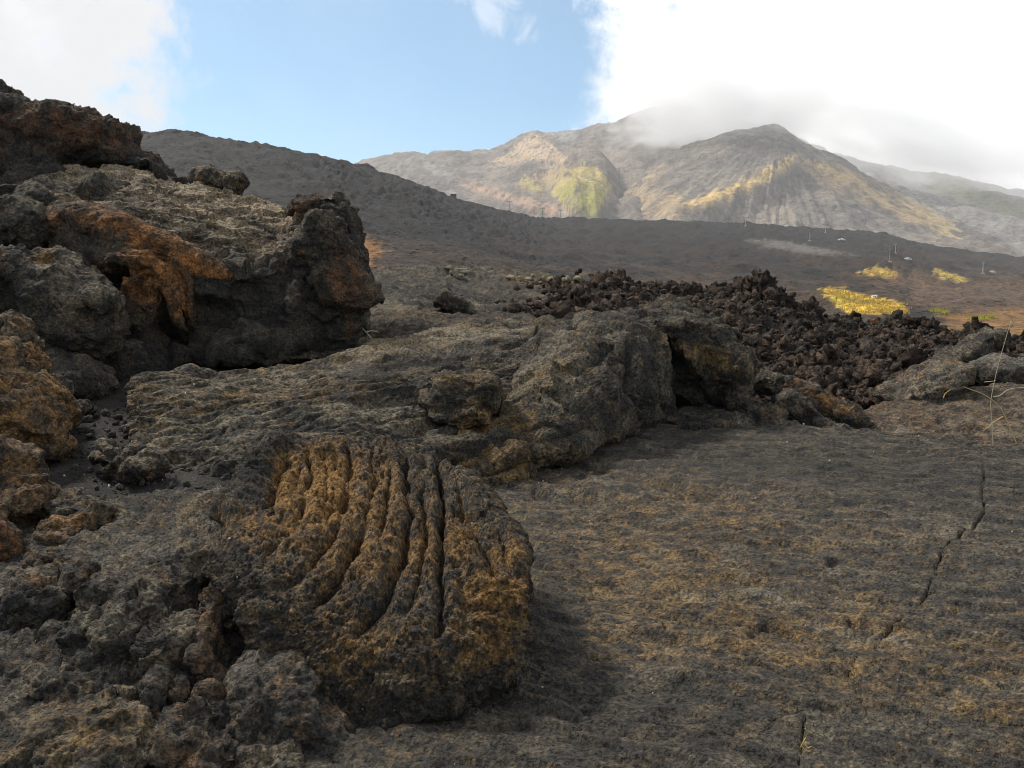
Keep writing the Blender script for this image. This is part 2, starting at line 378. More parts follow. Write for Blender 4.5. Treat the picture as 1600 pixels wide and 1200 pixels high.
M_MTN = rock_mat('mountain_slope', 0.09, 0.6, 4.0, contrast=0.35)
def plain(name, rgb, rough=0.7, metal=0.0):
    m = bpy.data.materials.new(name); m.use_nodes = True; t = m.node_tree; b = t.nodes['Principled BSDF']
    n = t.nodes.new('ShaderNodeTexNoise'); n.inputs['Scale'].default_value = 9; n.inputs['Detail'].default_value = 4
    r = t.nodes.new('ShaderNodeMix'); r.data_type = 'RGBA'; r.inputs[6].default_value = (*[c * 0.75 for c in rgb], 1); r.inputs[7].default_value = (*[min(c * 1.2, 1) for c in rgb], 1)
    t.links.new(n.outputs[0], r.inputs[0]); t.links.new(r.outputs[2], b.inputs['Base Color']); b.inputs['Roughness'].default_value = rough; b.inputs['Metallic'].default_value = metal
    return m

# ================================================================== setting: ground, hills, mountains
def gz(x, y):
    yy = np.clip(y, 0, 9.0); z = 0.04 * (yy - 2.5) + 0.09 * (yy - 2.5) * (1 - sstep(x, -1.8, -0.5)) * (yy > 2.5)
    r = np.hypot(x, y)
    return z - 0.25 - 6 * sstep(r, 30, 200) - 60 * sstep(r, 600, 6000) + 0.25 * (1 - sstep(x, -1.2, -0.4)) * (1 - sstep(y, 8.5, 10))
def build_ground():
    az = np.concatenate([np.linspace(-44, 44, 240), np.linspace(44, 316, 70)[1:-1]]); rr = np.concatenate([[0.02, 0.4, 0.8], np.geomspace(1.3, 11, 200), np.geomspace(11, 26000, 60)[1:]])
    A, Q = np.meshgrid(np.radians(az), rr); x = Q * np.sin(A); y = Q * np.cos(A); z = gz(x, y)
    V = np.stack([x, y, z], -1).reshape(-1, 3)
    near = 1 - sstep(Q.ravel(), 12, 40)
    V[:, 2] += near * (0.03 * fbm(V * 2.0, 3, 3) + 0.010 * fbm(V * 14, 3, 4) + 0.006 * billow(V * 45, 2, 5))
    nr, na = len(rr), len(az); i = np.arange(nr * na).reshape(nr, na); j = np.roll(i, -1, 1)
    F = np.stack([i[:-1], i[1:], j[1:], j[:-1]], -1).reshape(-1, 4)
    c = ASH[None] * (0.9 + 0.5 * fbm(V * 3, 3, 8))[:, None] + np.array([0.012, 0.008, 0.004]) * sstep(fbm(V * 9, 3, 9), 0, .5)[:, None]
    link('ground', make_mesh('ground', V, F[:, ::-1], c), M_ASH, kind='structure')
build_ground()

def back(row, dY, dpy):                            # a row that falls away behind a crest
    return [(a, b + dpy, c + dY) for a, b, c in row]

# ---- dark hillside of old flows
HX = [-500, -200, 0, 180, 260, 340, 420, 490, 555, 640, 720, 800, 870, 1000, 1150, 1270, 1384, 1450, 1600, 1800, 2100]
HS = [180, 190, 198, 208, 209, 217, 232, 243, 258, 285, 313, 335, 342, 345, 349, 358, 367, 384, 403, 430, 460]
HR = [260, 270, 285, 300, 320, 340, 360, 380, 420, 480, 560, 640, 720, 760, 800, 830, 850, 850, 850, 850, 850]
hb = np.interp(HX, [0, 560, 700, 900, 1100, 1600], [480, 455, 450, 500, 540, 560]); hY0 = np.interp(HX, [0, 560, 1000, 1300, 1600], [26, 28, 27, 22, 20])
rows = []
for f, fy in ((0, 0), (0.10, 0.07), (0.24, 0.18), (0.42, 0.32), (0.62, 0.52), (0.83, 0.76), (1.0, 1.0)):
    rows.append([(x, b + (s - b) * f, y0 * (r / y0) ** (0.25 + 0.75 * fy) if fy > 0 else y0) for x, s, r, b, y0 in zip(HX, HS, HR, hb, hY0)])
rows.append(back(rows[-1], 60, 14)); rows.append(back(rows[-1], 200, 60))
def hill_disp(V, N, px, py):
    d = V[:, 1]; s = np.clip(d / 60, 0.35, 12)
    q = V / 14.0
    return s * (0.30 * billow(q, 2, 40, 0.5) + 0.15 * billow(V / 6.0, 3, 41, 0.55)) * (1 - 0.35 * sstep(d, 200, 500)) + 2.2 * sstep(d, 40, 200) * fbm(V / 60, 3, 44) + 0.16 * billow(V / 2.2, 2, 47) * (1 - sstep(d, 90, 220))
def hill_col(V, N, px, py):
    a = fbm(V / 30, 4, 50, 0.6); b = fbm(V / 5, 4, 51, 0.65); c = fbm(V / 1.5, 3, 52)
    low = sstep(py, 335, 455); col = np.array([0.016, 0.0145, 0.014]) + (np.array([0.034, 0.029, 0.026]) - np.array([0.036, 0.033, 0.031])) * sstep(a * .9 + b * .6 + c * .4, -0.4, 0.6)[:, None]
    brown = np.array([0.088, 0.054, 0.029]); w = low * sstep(a * .8 + b * .5, -0.35, 0.45) * 0.75
    w = w * (0.45 + 0.55 * spots(px, py, [(600, 430, 260, 70), (1480, 460, 200, 60), (860, 430, 200, 40), (640, 395, 120, 60)]))
    col = col + (brown - col) * w[:, None]
    def over(poly, rgb, soft, amt, nz=0.35):
        nonlocal col
        m = np.clip(poly_soft(px + 10 * soft * 0.25 * b, py + 5 * soft * 0.25 * c, poly, soft) * (1 + nz * (c + b)), 0, 1) * amt
        col = col + (np.array(rgb) - col) * m[:, None]
    over([(560, 365), (600, 385), (590, 415), (565, 420)], (0.26, 0.12, 0.035), 8, 0.7)
    over([(1165, 374), (1230, 378), (1345, 400), (1260, 396), (1190, 384)], (0.14, 0.125, 0.11), 3, 0.8)
    over([(1285, 450), (1310, 453), (1360, 463), (1412, 477), (1416, 490), (1325, 490), (1300, 468)], (0.62, 0.40, 0.05), 3, 0.95, 1.1)
    over([(1310, 462), (1345, 470), (1362, 474), (1330, 473)], (0.10, 0.075, 0.04), 2, .7, 1.0)
    over([(1300, 458), (1330, 466), (1320, 480), (1306, 470)], (0.26, 0.27, 0.04), 4, 0.7)
    over([(1345, 427), (1370, 418), (1400, 424), (1403, 433), (1380, 430)], (0.5, 0.33, 0.08), 4, 0.9)
    over([(1455, 420), (1475, 424), (1512, 437), (1500, 440), (1470, 430)], (0.5, 0.38, 0.09), 3, 0.9)
    over([(1400, 420), (1500, 440), (1610, 440), (1610, 480), (1440, 470), (1380, 445)], (0.15, 0.095, 0.06), 14, 0.5)
    over([(1460, 490), (1640, 480), (1640, 560), (1500, 545)], (0.20, 0.105, 0.035), 8, 0.8)
    return col
link('hillside', patch('hillside', rows, 700, 360, hill_disp, hill_col), M_HILL, kind='structure')

# ---- mountain behind
MX = [300, 480, 560, 600, 640, 700, 760, 795, 830, 865, 900, 930, 965, 1000, 1060, 1130, 1230, 1330, 1400, 1500, 1600, 1750, 2000]
MS = [300, 278, 256, 248, 242, 240, 237, 226, 213, 209, 205, 197, 190, 174, 166, 180, 215, 250, 266, 282, 300, 332, 370]
rows = []
for f, y in ((0, 1000), (0.2, 1350), (0.45, 1750), (0.72, 2250), (0.9, 2650), (1.0, 2900)):
    rows.append([(x, 440 + (s - 440) * f, y) for x, s in zip(MX, MS)])
rows.append(back(rows[-1], 500, 12)); rows.append(back(rows[-1], 800, 60))
KNOLL = [(860, 300), (872, 276), (895, 261), (918, 257), (940, 268), (955, 288), (950, 310), (932, 336), (900, 334), (880, 318)]
def mtn_disp(V, N, px, py):
    d = 26 * fbm(V / 260, 5, 60, 0.5) * sstep(py, 190, 260) + 7 * fbm(V / 70, 4, 61, .55) + 2 * billow(V / 26, 2, 64) + 6 * billow(np.stack([V[:, 0] / 70, V[:, 1] / 400, V[:, 2] / 200], -1), 3, 65)
    d += 10 * np.exp(-((seg_dist(px, py, [(828, 216), (850, 240), (900, 262)])[0]) / 18) ** 2)
    d += 50 * np.sqrt(np.maximum(poly_soft(px, py, KNOLL, 16), 0)) * sstep(px, 850, 885)
    d += 18 * np.exp(-((seg_dist(px, py, [(712, 292), (790, 298), (860, 320), (905, 340)])[0]) / 12) ** 2)
    return d
def mtn_col(V, N, px, py):
    a = fbm(V / 160, 4, 70, 0.6); b = fbm(V / 40, 4, 71, 0.65); c = fbm(V / 14, 4, 72, 0.75)
    col = np.array([0.095, 0.080, 0.068]) + np.array([0.105, 0.082, 0.058]) * sstep(a * .6 + b * .5 + c * .3, -0.4, 0.6)[:, None]
    def over(poly, rgb, soft, amt):
        nonlocal col
        m = np.clip(poly_soft(px + 9 * b + 5 * c, py + 5 * b + 5 * c, poly, soft * .4) * (.9 + .8 * (c + b)), 0, 1) * amt
        col = col + (np.array(rgb) - col) * m[:, None]
    over([(765, 262), (800, 235), (830, 208), (850, 215), (888, 248), (885, 256), (830, 250), (800, 258)], (0.42, 0.30, 0.19), 5, 0.95)  # tan patches mix slope colour with painted patches of sunlight
    over([(800, 290), (850, 268), (900, 252), (890, 275), (850, 300), (830, 300)], (0.32, 0.23, 0.12), 6, 0.85)
    over([(815, 280), (845, 285), (850, 300), (825, 295)], (0.30, 0.27, 0.06), 5, 0.6)
    over([(845, 205), (900, 202), (905, 220), (880, 222)], (0.30, 0.29, 0.27), 5, 0.55)
    over([(715, 288), (760, 290), (800, 303), (860, 318), (905, 336), (860, 338), (800, 318), (740, 300)], (0.34, 0.22, 0.15), 4, 0.9)
    over([(655, 242), (668, 248), (690, 268), (725, 276), (680, 274), (664, 262)], (0.24, 0.215, 0.185), 3, 0.75)
    over([(640, 246), (648, 247), (628, 268), (614, 272), (622, 258)], (0.19, 0.175, 0.155), 3, 0.6)
    over([(1340, 268), (1420, 282), (1500, 318), (1610, 345), (1610, 400), (1500, 350), (1400, 310)], (0.20, 0.185, 0.165), 8, 0.8)
    over([(1420, 275), (1520, 300), (1610, 325), (1610, 345), (1500, 318)], (0.17, 0.18, 0.075), 8, 0.6)
    over(KNOLL, (0.40, 0.31, 0.09), 5, 0.9)
    over([(868, 305), (890, 288), (930, 290), (950, 305), (930, 336), (900, 334), (880, 318)], (0.27, 0.255, 0.05), 7, 0.8)
    over([(882, 318), (900, 300), (915, 303), (905, 312), (890, 322)], (0.22, 0.19, 0.15), 3, 0.6)
    return col
link('mountain', patch('mountain', rows, 700, 260, mtn_disp, mtn_col), M_MTN, kind='structure')

# ---- volcanic cone in front of it
CX = [840, 930, 965, 1000, 1040, 1100, 1160, 1205, 1235, 1270, 1310, 1400, 1500, 1590, 1700, 1900]
CS = [370, 338, 312, 280, 246, 222, 208, 202, 211, 231, 250, 298, 345, 393, 450, 540]
rows = []
for f, y in ((0, 1000), (0.22, 1250), (0.48, 1550), (0.75, 1830), (1.0, 2050)):
    rows.append([(x + (1205 - x) * 0.0, 425 + max(0, s - 400) + (s - 425 - max(0, s - 400)) * f, y - 0.25 * abs(x - 1205) * f) for x, s in zip(CX, CS)])
rows.append(back(rows[-1], 120, 10)); rows.append(back(rows[-1], 500, 90))
def cone_disp(V, N, px, py):
    ang = np.arctan2(px - 1215, np.maximum(py - 190, 1)); k = sstep(py, 205, 290)
    gul = fbm(np.stack([ang * 9, py / 160, 0 * px], -1), 4, 80, .55)
    d = 6 * gul * k + 9 * fbm(V / 90, 4, 81) + 3 * billow(V / 24, 3, 82)
    d += 30 * sstep(py, 225, 280) * np.exp(-((seg_dist(px, py, [(1245, 240), (1190, 285), (1120, 325), (1060, 350)])[0]) / 22) ** 2)
    d -= 15 * np.exp(-((seg_dist(px, py, [(1230, 285), (1180, 330), (1120, 370)])[0]) / 40) ** 2)
    return d
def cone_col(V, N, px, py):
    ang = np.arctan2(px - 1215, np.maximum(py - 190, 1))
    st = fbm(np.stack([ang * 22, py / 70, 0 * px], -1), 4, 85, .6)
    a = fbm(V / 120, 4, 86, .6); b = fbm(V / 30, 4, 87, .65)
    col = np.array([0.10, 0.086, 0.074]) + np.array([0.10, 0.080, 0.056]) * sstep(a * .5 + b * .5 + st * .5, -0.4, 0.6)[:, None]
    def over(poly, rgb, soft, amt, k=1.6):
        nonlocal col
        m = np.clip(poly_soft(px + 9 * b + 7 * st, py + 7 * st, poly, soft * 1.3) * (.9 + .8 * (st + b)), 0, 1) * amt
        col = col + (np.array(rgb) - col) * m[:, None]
    over([(1060, 320), (1120, 300), (1200, 268), (1250, 240), (1235, 262), (1180, 292), (1120, 315), (1075, 326)], (0.50, 0.34, 0.13), 6, 0.9)  # tan zones also paint sunlit slopes; bare base face stands for cloud shadow
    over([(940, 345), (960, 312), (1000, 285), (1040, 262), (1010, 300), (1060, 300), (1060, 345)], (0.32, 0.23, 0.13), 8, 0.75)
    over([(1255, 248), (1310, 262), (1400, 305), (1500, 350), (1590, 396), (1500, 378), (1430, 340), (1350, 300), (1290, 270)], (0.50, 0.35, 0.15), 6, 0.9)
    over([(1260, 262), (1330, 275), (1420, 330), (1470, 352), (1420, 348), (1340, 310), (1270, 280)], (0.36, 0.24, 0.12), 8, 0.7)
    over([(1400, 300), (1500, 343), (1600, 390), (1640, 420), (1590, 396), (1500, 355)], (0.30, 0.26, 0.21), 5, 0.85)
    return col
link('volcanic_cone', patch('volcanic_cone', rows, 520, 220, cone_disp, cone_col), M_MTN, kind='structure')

# ================================================================== foreground lava
# ---- big slab of flat crust
def slab_rows():
    pxs = [420, 600, 800, 950, 1100, 1250, 1400, 1550, 1700, 1900, 2200]
    edge = np.interp(pxs, [400, 800, 850, 900, 1000, 1150, 1300, 1400, 1500, 1600, 1750, 2200], [740, 720, 705, 690, 673, 672, 680, 690, 702, 713, 735, 800])
    rows = []
    for k, f in enumerate((1420, 1200, 1080, 960, 860, 780, None, 'e')):
        r = []
        for x, e in zip(pxs, edge):
            py = f if isinstance(f, int) else (e + 30 if f is None else e)
            dx, dy, dz = ray(x, py); t = (CAM_H + 0.1) / (-dz + 0.04 * dy)     # plane z = 0.04 (y - 2.5)
            r.append(np.array([dx * t, dy * t, CAM_H + dz * t]))
        rows.append(r)
    e = rows[-1]; rows[-1] = [p + np.array([0, 0, 0.035]) for p in e]; rows.append([p + np.array([0, 0.22, 0.0]) for p in e]); rows.append([p + np.array([0, 0.5, -0.45]) for p in e])
    return rows
CRACKS = [([(1533, 700), (1537, 745), (1535, 775), (1539, 800), (1522, 824), (1508, 832), (1486, 850), (1468, 872), (1462, 895), (1452, 920), (1442, 943)], 0.06, 3.6),
          ([(1442, 943), (1415, 975), (1382, 998), (1345, 1025), (1325, 1055)], 0.03, 4), ([(1258, 1118), (1253, 1150), (1249, 1200)], 0.04, 4)]
LEDGES = [([(885, 768), (915, 778), (955, 786)], 0.05, 7), ([(1020, 762), (1060, 765), (1100, 771)], 0.03, 4), ([(1110, 905), (1180, 918), (1260, 940)], 0.03, 5),
          ([(1150, 985), (1200, 990), (1260, 1000)], 0.03, 5), ([(1320, 980), (1365, 990)], 0.03, 5), ([(1165, 1000), (1185, 996)], .03, 5), ([(1290, 880), (1310, 876)], .025, 5),
          ([(905, 730), (950, 737)], .03, 4), ([(1540, 985), (1590, 1000)], .03, 5), ([(830, 765), (860, 775)], .04, 6)]
def slab_disp(V, N, px, py):
    r = R(-24); x = V[:, 0] * math.cos(r) + V[:, 1] * math.sin(r); y = -V[:, 0] * math.sin(r) + V[:, 1] * math.cos(r)
    q = np.stack([x * .6, y * 1.5, V[:, 2]], -1)
    far = np.clip(V[:, 1] / 4.0, 0.8, 2)
    h = 0.035 * fbm(V * 1.3, 3, 100) + 0.014 * fbm(q * 4, 3, 101) + 0.009 * billow(q * 9, 2, 102, 0.5) + 0.003 * billow(q * 22, 1, 103, 0.7)
    h += 0.014 * sstep(fbm(q * 3.2 + 4, 3, 104), 0.05, 0.13) + 0.010 * sstep(fbm(q * 6 + 2, 3, 106), 0.08, 0.15) + 0.016 * facet(q * np.array([4, 5, 4]) + .4 * vnoise(V * 4, 2, 108), 11)                # broken flakes: low steps
    w = 6 * fbm(V * 7, 3, 105)
    for pts, dep, wid in CRACKS:
        d, _ = seg_dist(px + .5 * w, py + w * .3, pts); h -= dep * np.exp(-(d / wid / .34) ** 2) * np.clip(.75 + 1.2 * fbm(V * 5, 2, 107), .15, 1)
    for pts, dep, wid in LEDGES:
        d, fr = seg_dist(px + w, py + w, pts); h -= 1.5 * dep * np.exp(-(d / wid) ** 2) * np.sin(np.pi * np.clip(fr, 0.02, 0.98)) ** .5
        d, fr = seg_dist(px, py + 11, pts); h += dep * .4 * np.exp(-(d / wid / 1.6) ** 2)
    h += 0.05 * spots(px, py, [(1275, 775, 18, 9), (1090, 716, 8, 5), (1060, 745, 10, 5)])
    return h
slab_col = rockcol(5.0, 0.05, 0.03, rust_spots=[(1000, 900, 190, 110, 25, .45), (1180, 985, 160, 60, 18, .5), (1370, 1000, 120, 60, 20, .48), (1330, 1060, 90, 40, 20, .4), (1150, 810, 200, 60, 15, .3), (830, 900, 60, 30, 0, .4), (1540, 1050, 90, 60, 20, .45)],
                   pale_spots=[(1085, 930, 26, 12, 0, .6), (1030, 860, 22, 8, 0, .6), (1280, 975, 40, 10, 15, .5), (1395, 1005, 40, 12, 10, .5), (1590, 1075, 40, 14, 0, .6), (1010, 697, 26, 8, 0, .6), (1200, 930, 60, 8, 15, .5), (1320, 1150, 50, 12, 0, .5)],
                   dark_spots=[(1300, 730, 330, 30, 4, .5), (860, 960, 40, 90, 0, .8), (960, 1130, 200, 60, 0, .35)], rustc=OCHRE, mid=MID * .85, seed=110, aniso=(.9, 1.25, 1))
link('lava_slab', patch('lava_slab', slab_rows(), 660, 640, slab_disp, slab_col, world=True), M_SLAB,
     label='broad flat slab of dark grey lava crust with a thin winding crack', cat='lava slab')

# ---- ropy fan
FAN = [[(318, 888, 2.94), (380, 965, 2.86), (430, 1060, 2.8), (500, 1128, 2.73), (560, 1143, 2.7), (640, 1122, 2.72), (720, 1084, 2.8), (806, 1052, 2.9)],
       [(310, 874, 2.98), (398, 932, 2.95), (470, 995, 2.9), (540, 1040, 2.85), (600, 1052, 2.83), (670, 1042, 2.83), (745, 1018, 2.88), (822, 985, 2.95)],
       [(314, 862, 3.06), (400, 870, 3.15), (470, 890, 3.13), (540, 920, 3.1), (600, 932, 3.08), (670, 928, 3.08), (748, 922, 3.08), (828, 915, 3.05)],
       [(335, 830, 3.4), (400, 805, 3.5), (460, 800, 3.52), (530, 812, 3.5), (600, 822, 3.5), (670, 828, 3.5), (740, 838, 3.42), (812, 868, 3.28)],
       [(352, 795, 3.75), (408, 745, 3.9), (460, 732, 3.95), (525, 735, 3.96), (590, 742, 3.96), (650, 748, 3.94), (712, 768, 3.84), (772, 800, 3.62)],
       [(395, 745, 4.0), (436, 696, 4.2), (480, 688, 4.27), (530, 683, 4.3), (580, 686, 4.3), (630, 690, 4.3), (680, 715, 4.25), (735, 765, 3.92)]]
FAN.append([(a + 5, b + 45, c + 0.22) for a, b, c in FAN[-1]])
VALLEYS = [([(452, 700), (444, 722), (424, 785), (405, 800)], .05, 10), ([(462, 715), (466, 752), (458, 790)], .022, 7), ([(485, 700), (486, 745), (474, 800), (450, 840), (420, 868)], .045, 9),
           ([(509, 700), (512, 745), (508, 790), (500, 830)], .028, 7), ([(546, 690), (549, 741), (540, 797), (520, 850), (480, 900), (440, 930)], .055, 10), ([(566, 690), (568, 730)], .02, 6),
           ([(580, 690), (585, 745), (577, 805), (558, 865), (520, 930), (480, 965)], .055, 10), ([(606, 700), (610, 760), (602, 830), (588, 870)], .03, 8),
           ([(631, 690), (638, 771), (640, 820), (628, 890), (600, 960), (560, 1010)], .07, 10), ([(660, 700), (664, 760), (662, 830), (655, 880)], .018, 8), ([(682, 712), (692, 797), (690, 865), (690, 940), (685, 1004)], .085, 6.5),
           ([(710, 745), (730, 820), (762, 870), (772, 905)], .055, 11), ([(690, 760), (716, 820), (726, 880)], .02, 8), ([(524, 695), (528, 745), (520, 800), (505, 840)], .025, 7), ([(598, 690), (598, 740), (592, 790)], .02, 6), ([(655, 705), (660, 770), (664, 840), (655, 920), (640, 970)], .03, 7), ([(748, 800), (785, 860), (800, 905)], .03, 9), ([(720, 900), (730, 960), (715, 1020)], .015, 12)]
def fan_disp(V, N, px, py):
    w = 9 * fbm(V * 6, 3, 120); h = .09 * (1 - ((px - 600) / 235) ** 2).clip(-1, 1) * (.35 + .65 * sstep(py, 690, 800)) * (.4 + .6 * sstep(py, 1140, 1020))
    for pts, dep, wid in VALLEYS:
        d, fr = seg_dist(px + w, py, pts); h -= 1.7 * dep * np.exp(-d / wid / .8) * np.sin(np.pi * (0.12 + 0.8 * fr)) ** .6 * np.clip(1 + 1.1 * fbm(V * 5 + dep * 90, 2, 126), .4, 1.5)
    d, fr = seg_dist(px + w, py, [(722, 756), (748, 790), (782, 836), (810, 882)]); h += .05 * np.exp(-(d / 13) ** 2)
    d, fr = seg_dist(px + w, py, [(440, 690), (415, 720), (388, 765), (362, 800)]); h += .075 * np.exp(-(d / 17) ** 2)
    q = V * np.array([1.0, 1.0, 1.7])
    h += 0.02 * fbm(V * 3, 3, 121) + 0.015 * facet(V * np.array([9, 9, 6]) + .4 * vnoise(V * 8, 2, 125), 9) + 0.014 * billow(q * 11, 3, 122, .6) + 0.0085 * billow(q * 34, 3, 123, .7)
    h += 0.012 * np.sin(py / 5.5 + 5 * fbm(V * 4, 2, 124)) * spots(px, py, [(500, 740, 70, 50), (760, 940, 60, 60)])   # cross wrinkles
    return h
fan_col = rockcol(9.0, 0.07, 0.04, rust_spots=[(445, 755, 30, 50, 0, 1.2), (515, 765, 55, 70, 0, 1.1), (590, 790, 45, 70, 0, .7), (450, 830, 110, 45, 0, .55), (560, 870, 100, 50, 0, .6), (665, 850, 22, 80, 0, .55), (765, 930, 60, 50, 0, .85), (795, 865, 30, 30, 0, .8), (720, 850, 25, 60, 0, .6), (560, 1000, 160, 60, 0, .38), (760, 1010, 60, 40, 0, .5)],
                  pale_spots=[], dark_spots=[(395, 735, 36, 50, 0, .9), (350, 900, 40, 60, 0, .5), (610, 1110, 150, 35, 0, .5), (430, 1010, 60, 60, 0, .4)], rustc=np.array([.235, .125, .036]), seed=130, mid=MID * np.array([1.0, .92, .82]))
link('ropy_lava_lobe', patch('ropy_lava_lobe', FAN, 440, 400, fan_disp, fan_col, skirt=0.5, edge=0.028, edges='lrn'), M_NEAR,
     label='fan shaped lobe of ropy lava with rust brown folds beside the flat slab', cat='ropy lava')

# ---- long tongue behind it
TONGUE = [[(188, 748, 5.4), (240, 776, 5.2), (340, 776, 5.1), (430, 750, 5.15), (520, 725, 5.3), (620, 710, 5.6), (720, 700, 6.0), (810, 690, 6.4)],
          [(186, 705, 5.55), (258, 716, 5.5), (350, 706, 5.5), (440, 692, 5.6), (530, 682, 5.8), (620, 676, 6.1), (720, 665, 6.5), (800, 650, 6.9)],
          [(200, 660, 6.0), (270, 662, 6.0), (360, 652, 6.1), (450, 642, 6.2), (540, 641, 6.3), (640, 635, 6.5), (720, 620, 6.9), (800, 600, 7.4)],
          [(198, 615, 6.35), (280, 615, 6.5), (370, 610, 6.7), (460, 600, 6.9), (560, 590, 7.0), (650, 578, 7.3), (740, 562, 7.7), (820, 548, 8.2)],
          [(206, 590, 6.7), (280, 581, 7.0), (370, 576, 7.3), (460, 569, 7.7), (560, 545, 8.3), (650, 522, 8.9), (740, 506, 9.4), (840, 512, 9.6)]]
TONGUE.append([(a, b + 18, c + 0.35) for a, b, c in TONGUE[-1]])
T_GRV = [([(205, 712), (300, 676), (380, 656), (450, 650), (560, 655), (650, 640)], .05, 9), ([(200, 690), (250, 672), (330, 655)], .05, 10), ([(560, 628), (640, 622), (690, 612), (740, 585), (800, 560)], .04, 5), ([(600, 690), (680, 655), (770, 640)], .08, 12),
         ([(680, 560), (740, 548), (830, 540)], .05, 9), ([(250, 640), (350, 615), (480, 590)], .025, 8), ([(230, 750), (330, 700), (430, 672)], .02, 9), ([(240, 765), (360, 725), (440, 700)], .02, 9)]
def tongue_disp(V, N, px, py):
    w = 5 * fbm(V * 5, 3, 140); r = R(32); x = V[:, 0] * math.cos(r) + V[:, 1] * math.sin(r); y = -V[:, 0] * math.sin(r) + V[:, 1] * math.cos(r)
    q = np.stack([x * .32, y * 1.3, V[:, 2] * 1.6], -1)
    h = 0.06 * fbm(V * 1.6, 3, 141) + 0.055 * fbm(q * 4, 3, 142) + 0.028 * billow(q * 8, 3, 143, .55) + 0.006 * billow(q * 26 * np.array([1.8, 1, 1]), 2, 144, .6)
    for pts, dep, wid in T_GRV:
        d, fr = seg_dist(px, py + w, pts); h -= 1.5 * dep * np.exp(-d / wid)
    return h
tongue_col = rockcol(3.4, 0.12, 0.22, rust_spots=[(470, 610, 260, 26, -8, .35), (640, 540, 160, 22, -10, .35), (230, 610, 30, 20, 0, .35)],
                     pale_spots=[(350, 660, 120, 10, -14, .5), (560, 640, 120, 10, 2, .5), (680, 530, 140, 22, -8, .55), (450, 590, 180, 16, -8, .35), (680, 655, 60, 10, -15, .5)],
                     dark_spots=[(330, 750, 130, 35, -10, .55), (620, 590, 150, 30, -10, .4)], rustc=OCHRE, seed=150, aniso=(.6, 1, 1.6), palec=PALE * 1.05)  # pale streaks paint lit tops, dark spots the shaded lower front
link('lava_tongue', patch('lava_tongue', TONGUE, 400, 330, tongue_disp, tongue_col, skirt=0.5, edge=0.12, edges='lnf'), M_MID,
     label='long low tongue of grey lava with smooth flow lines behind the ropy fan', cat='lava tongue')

# ---- knobbly ridge between tongue and slab
def lump_disp(amp=1.0, f=1.0, seed=0, fine=1.0):
    return lambda V, N: amp * (0.09 * fbm(V * 1.8 * f, 3, seed) + 0.12 * facet(V * 2.6 * f + .3 * vnoise(V * 2 * f, 2, seed + 1), seed + 2) + 0.032 * billow(V * 6 * f, 3, seed + 3, .6)) + fine * 0.011 / f ** .7 * billow(V * 20 * f ** .6, 2, seed + 7, .6)
RIDGE = [[(672, 760, 6.0), (760, 780, 6.05), (830, 748, 6.3), (900, 716, 6.75), (960, 692, 7.35), (1012, 670, 8.0), (1062, 655, 8.5)],
         [(668, 722, 6.02), (760, 742, 6.0), (838, 716, 6.25), (908, 690, 6.68), (968, 664, 7.28), (1018, 642, 7.9), (1060, 625, 8.4)],
         [(680, 688, 6.2), (772, 696, 6.25), (852, 672, 6.45), (918, 646, 6.85), (978, 618, 7.35), (1026, 596, 7.9), (1054, 580, 8.4)],
         [(690, 660, 6.55), (790, 650, 6.65), (868, 620, 6.9), (924, 592, 7.2), (978, 566, 7.65), (1022, 546, 8.1), (1050, 532, 8.5)],
         [(700, 645, 6.9), (802, 610, 7.1), (872, 570, 7.4), (915, 535, 7.8), (955, 512, 8.2), (1005, 502, 8.55), (1042, 500, 8.9)],
         [(705, 632, 7.2), (796, 582, 7.7), (856, 540, 8.1), (903, 508, 8.5), (945, 495, 8.8), (1000, 491, 9.1), (1036, 494, 9.3)],
         [(700, 625, 7.5), (780, 570, 8.1), (840, 530, 8.6), (890, 508, 9.0), (940, 502, 9.3), (1000, 500, 9.5), (1036, 505, 9.6)]]
RIDGE.append([(a, b + 40, c_ + .3) for a, b, c_ in RIDGE[-1]])
R_GRV = [([(985, 545), (1000, 600), (1008, 665)], .10, 8), ([(940, 520), (985, 560), (992, 620)], .05, 8), ([(1030, 520), (1036, 580), (1040, 640)], .07, 7), ([(700, 668), (780, 668), (850, 690), (930, 670)], .05, 10), ([(770, 640), (776, 600), (768, 580)], .10, 6),
         ([(690, 700), (740, 740), (800, 735), (850, 720)], .06, 8), ([(830, 690), (838, 730)], .05, 5), ([(860, 560), (905, 575), (960, 540)], .04, 8), ([(890, 505), (930, 522), (945, 545)], .05, 5)]
def ridge_disp(V, N, px, py):
    w = 7 * fbm(V * 4, 3, 175); h = .09 * fbm(V * 1.8, 3, 176) + .06 * facet(V * 1.8 + .3 * vnoise(V * 2, 2, 179), 3) + .014 * billow(V * 6, 3, 177, .6) + .010 * billow(V * 22, 2, 178, .6)
    for pts, dep, wid in R_GRV:
        d, fr = seg_dist(px + w, py + w * .5, pts); h -= 1.5 * dep * np.exp(-d / wid)
    return h
LOBE = [E(1048, 508, 9.0, 50, 24, .5, 18), E(1090, 535, 9.0, 62, 34, .5, 22), E(1135, 570, 8.8, 44, 36, .42, 15), E(1157, 612, 8.7, 20, 48, .35, 4), E(1085, 560, 9.6, 70, 75, .4), E(1040, 520, 9.3, 40, 50, .4), E(1062, 570, 8.75, 36, 52, .36, -10), E(1095, 600, 8.95, 50, 40, .35), CUT(E(1085, 620, 8.25, 46, 36, .62, 25)), CUT(E(1060, 565, 8.3, 13, 40, .5, -28))]
BLOCK = [B(726, 614, 6.75, 48, 30, .28, .10, 4), E(690, 632, 6.65, 30, 16, .22), B(718, 652, 6.6, 54, 12, .25, .06, -4)]
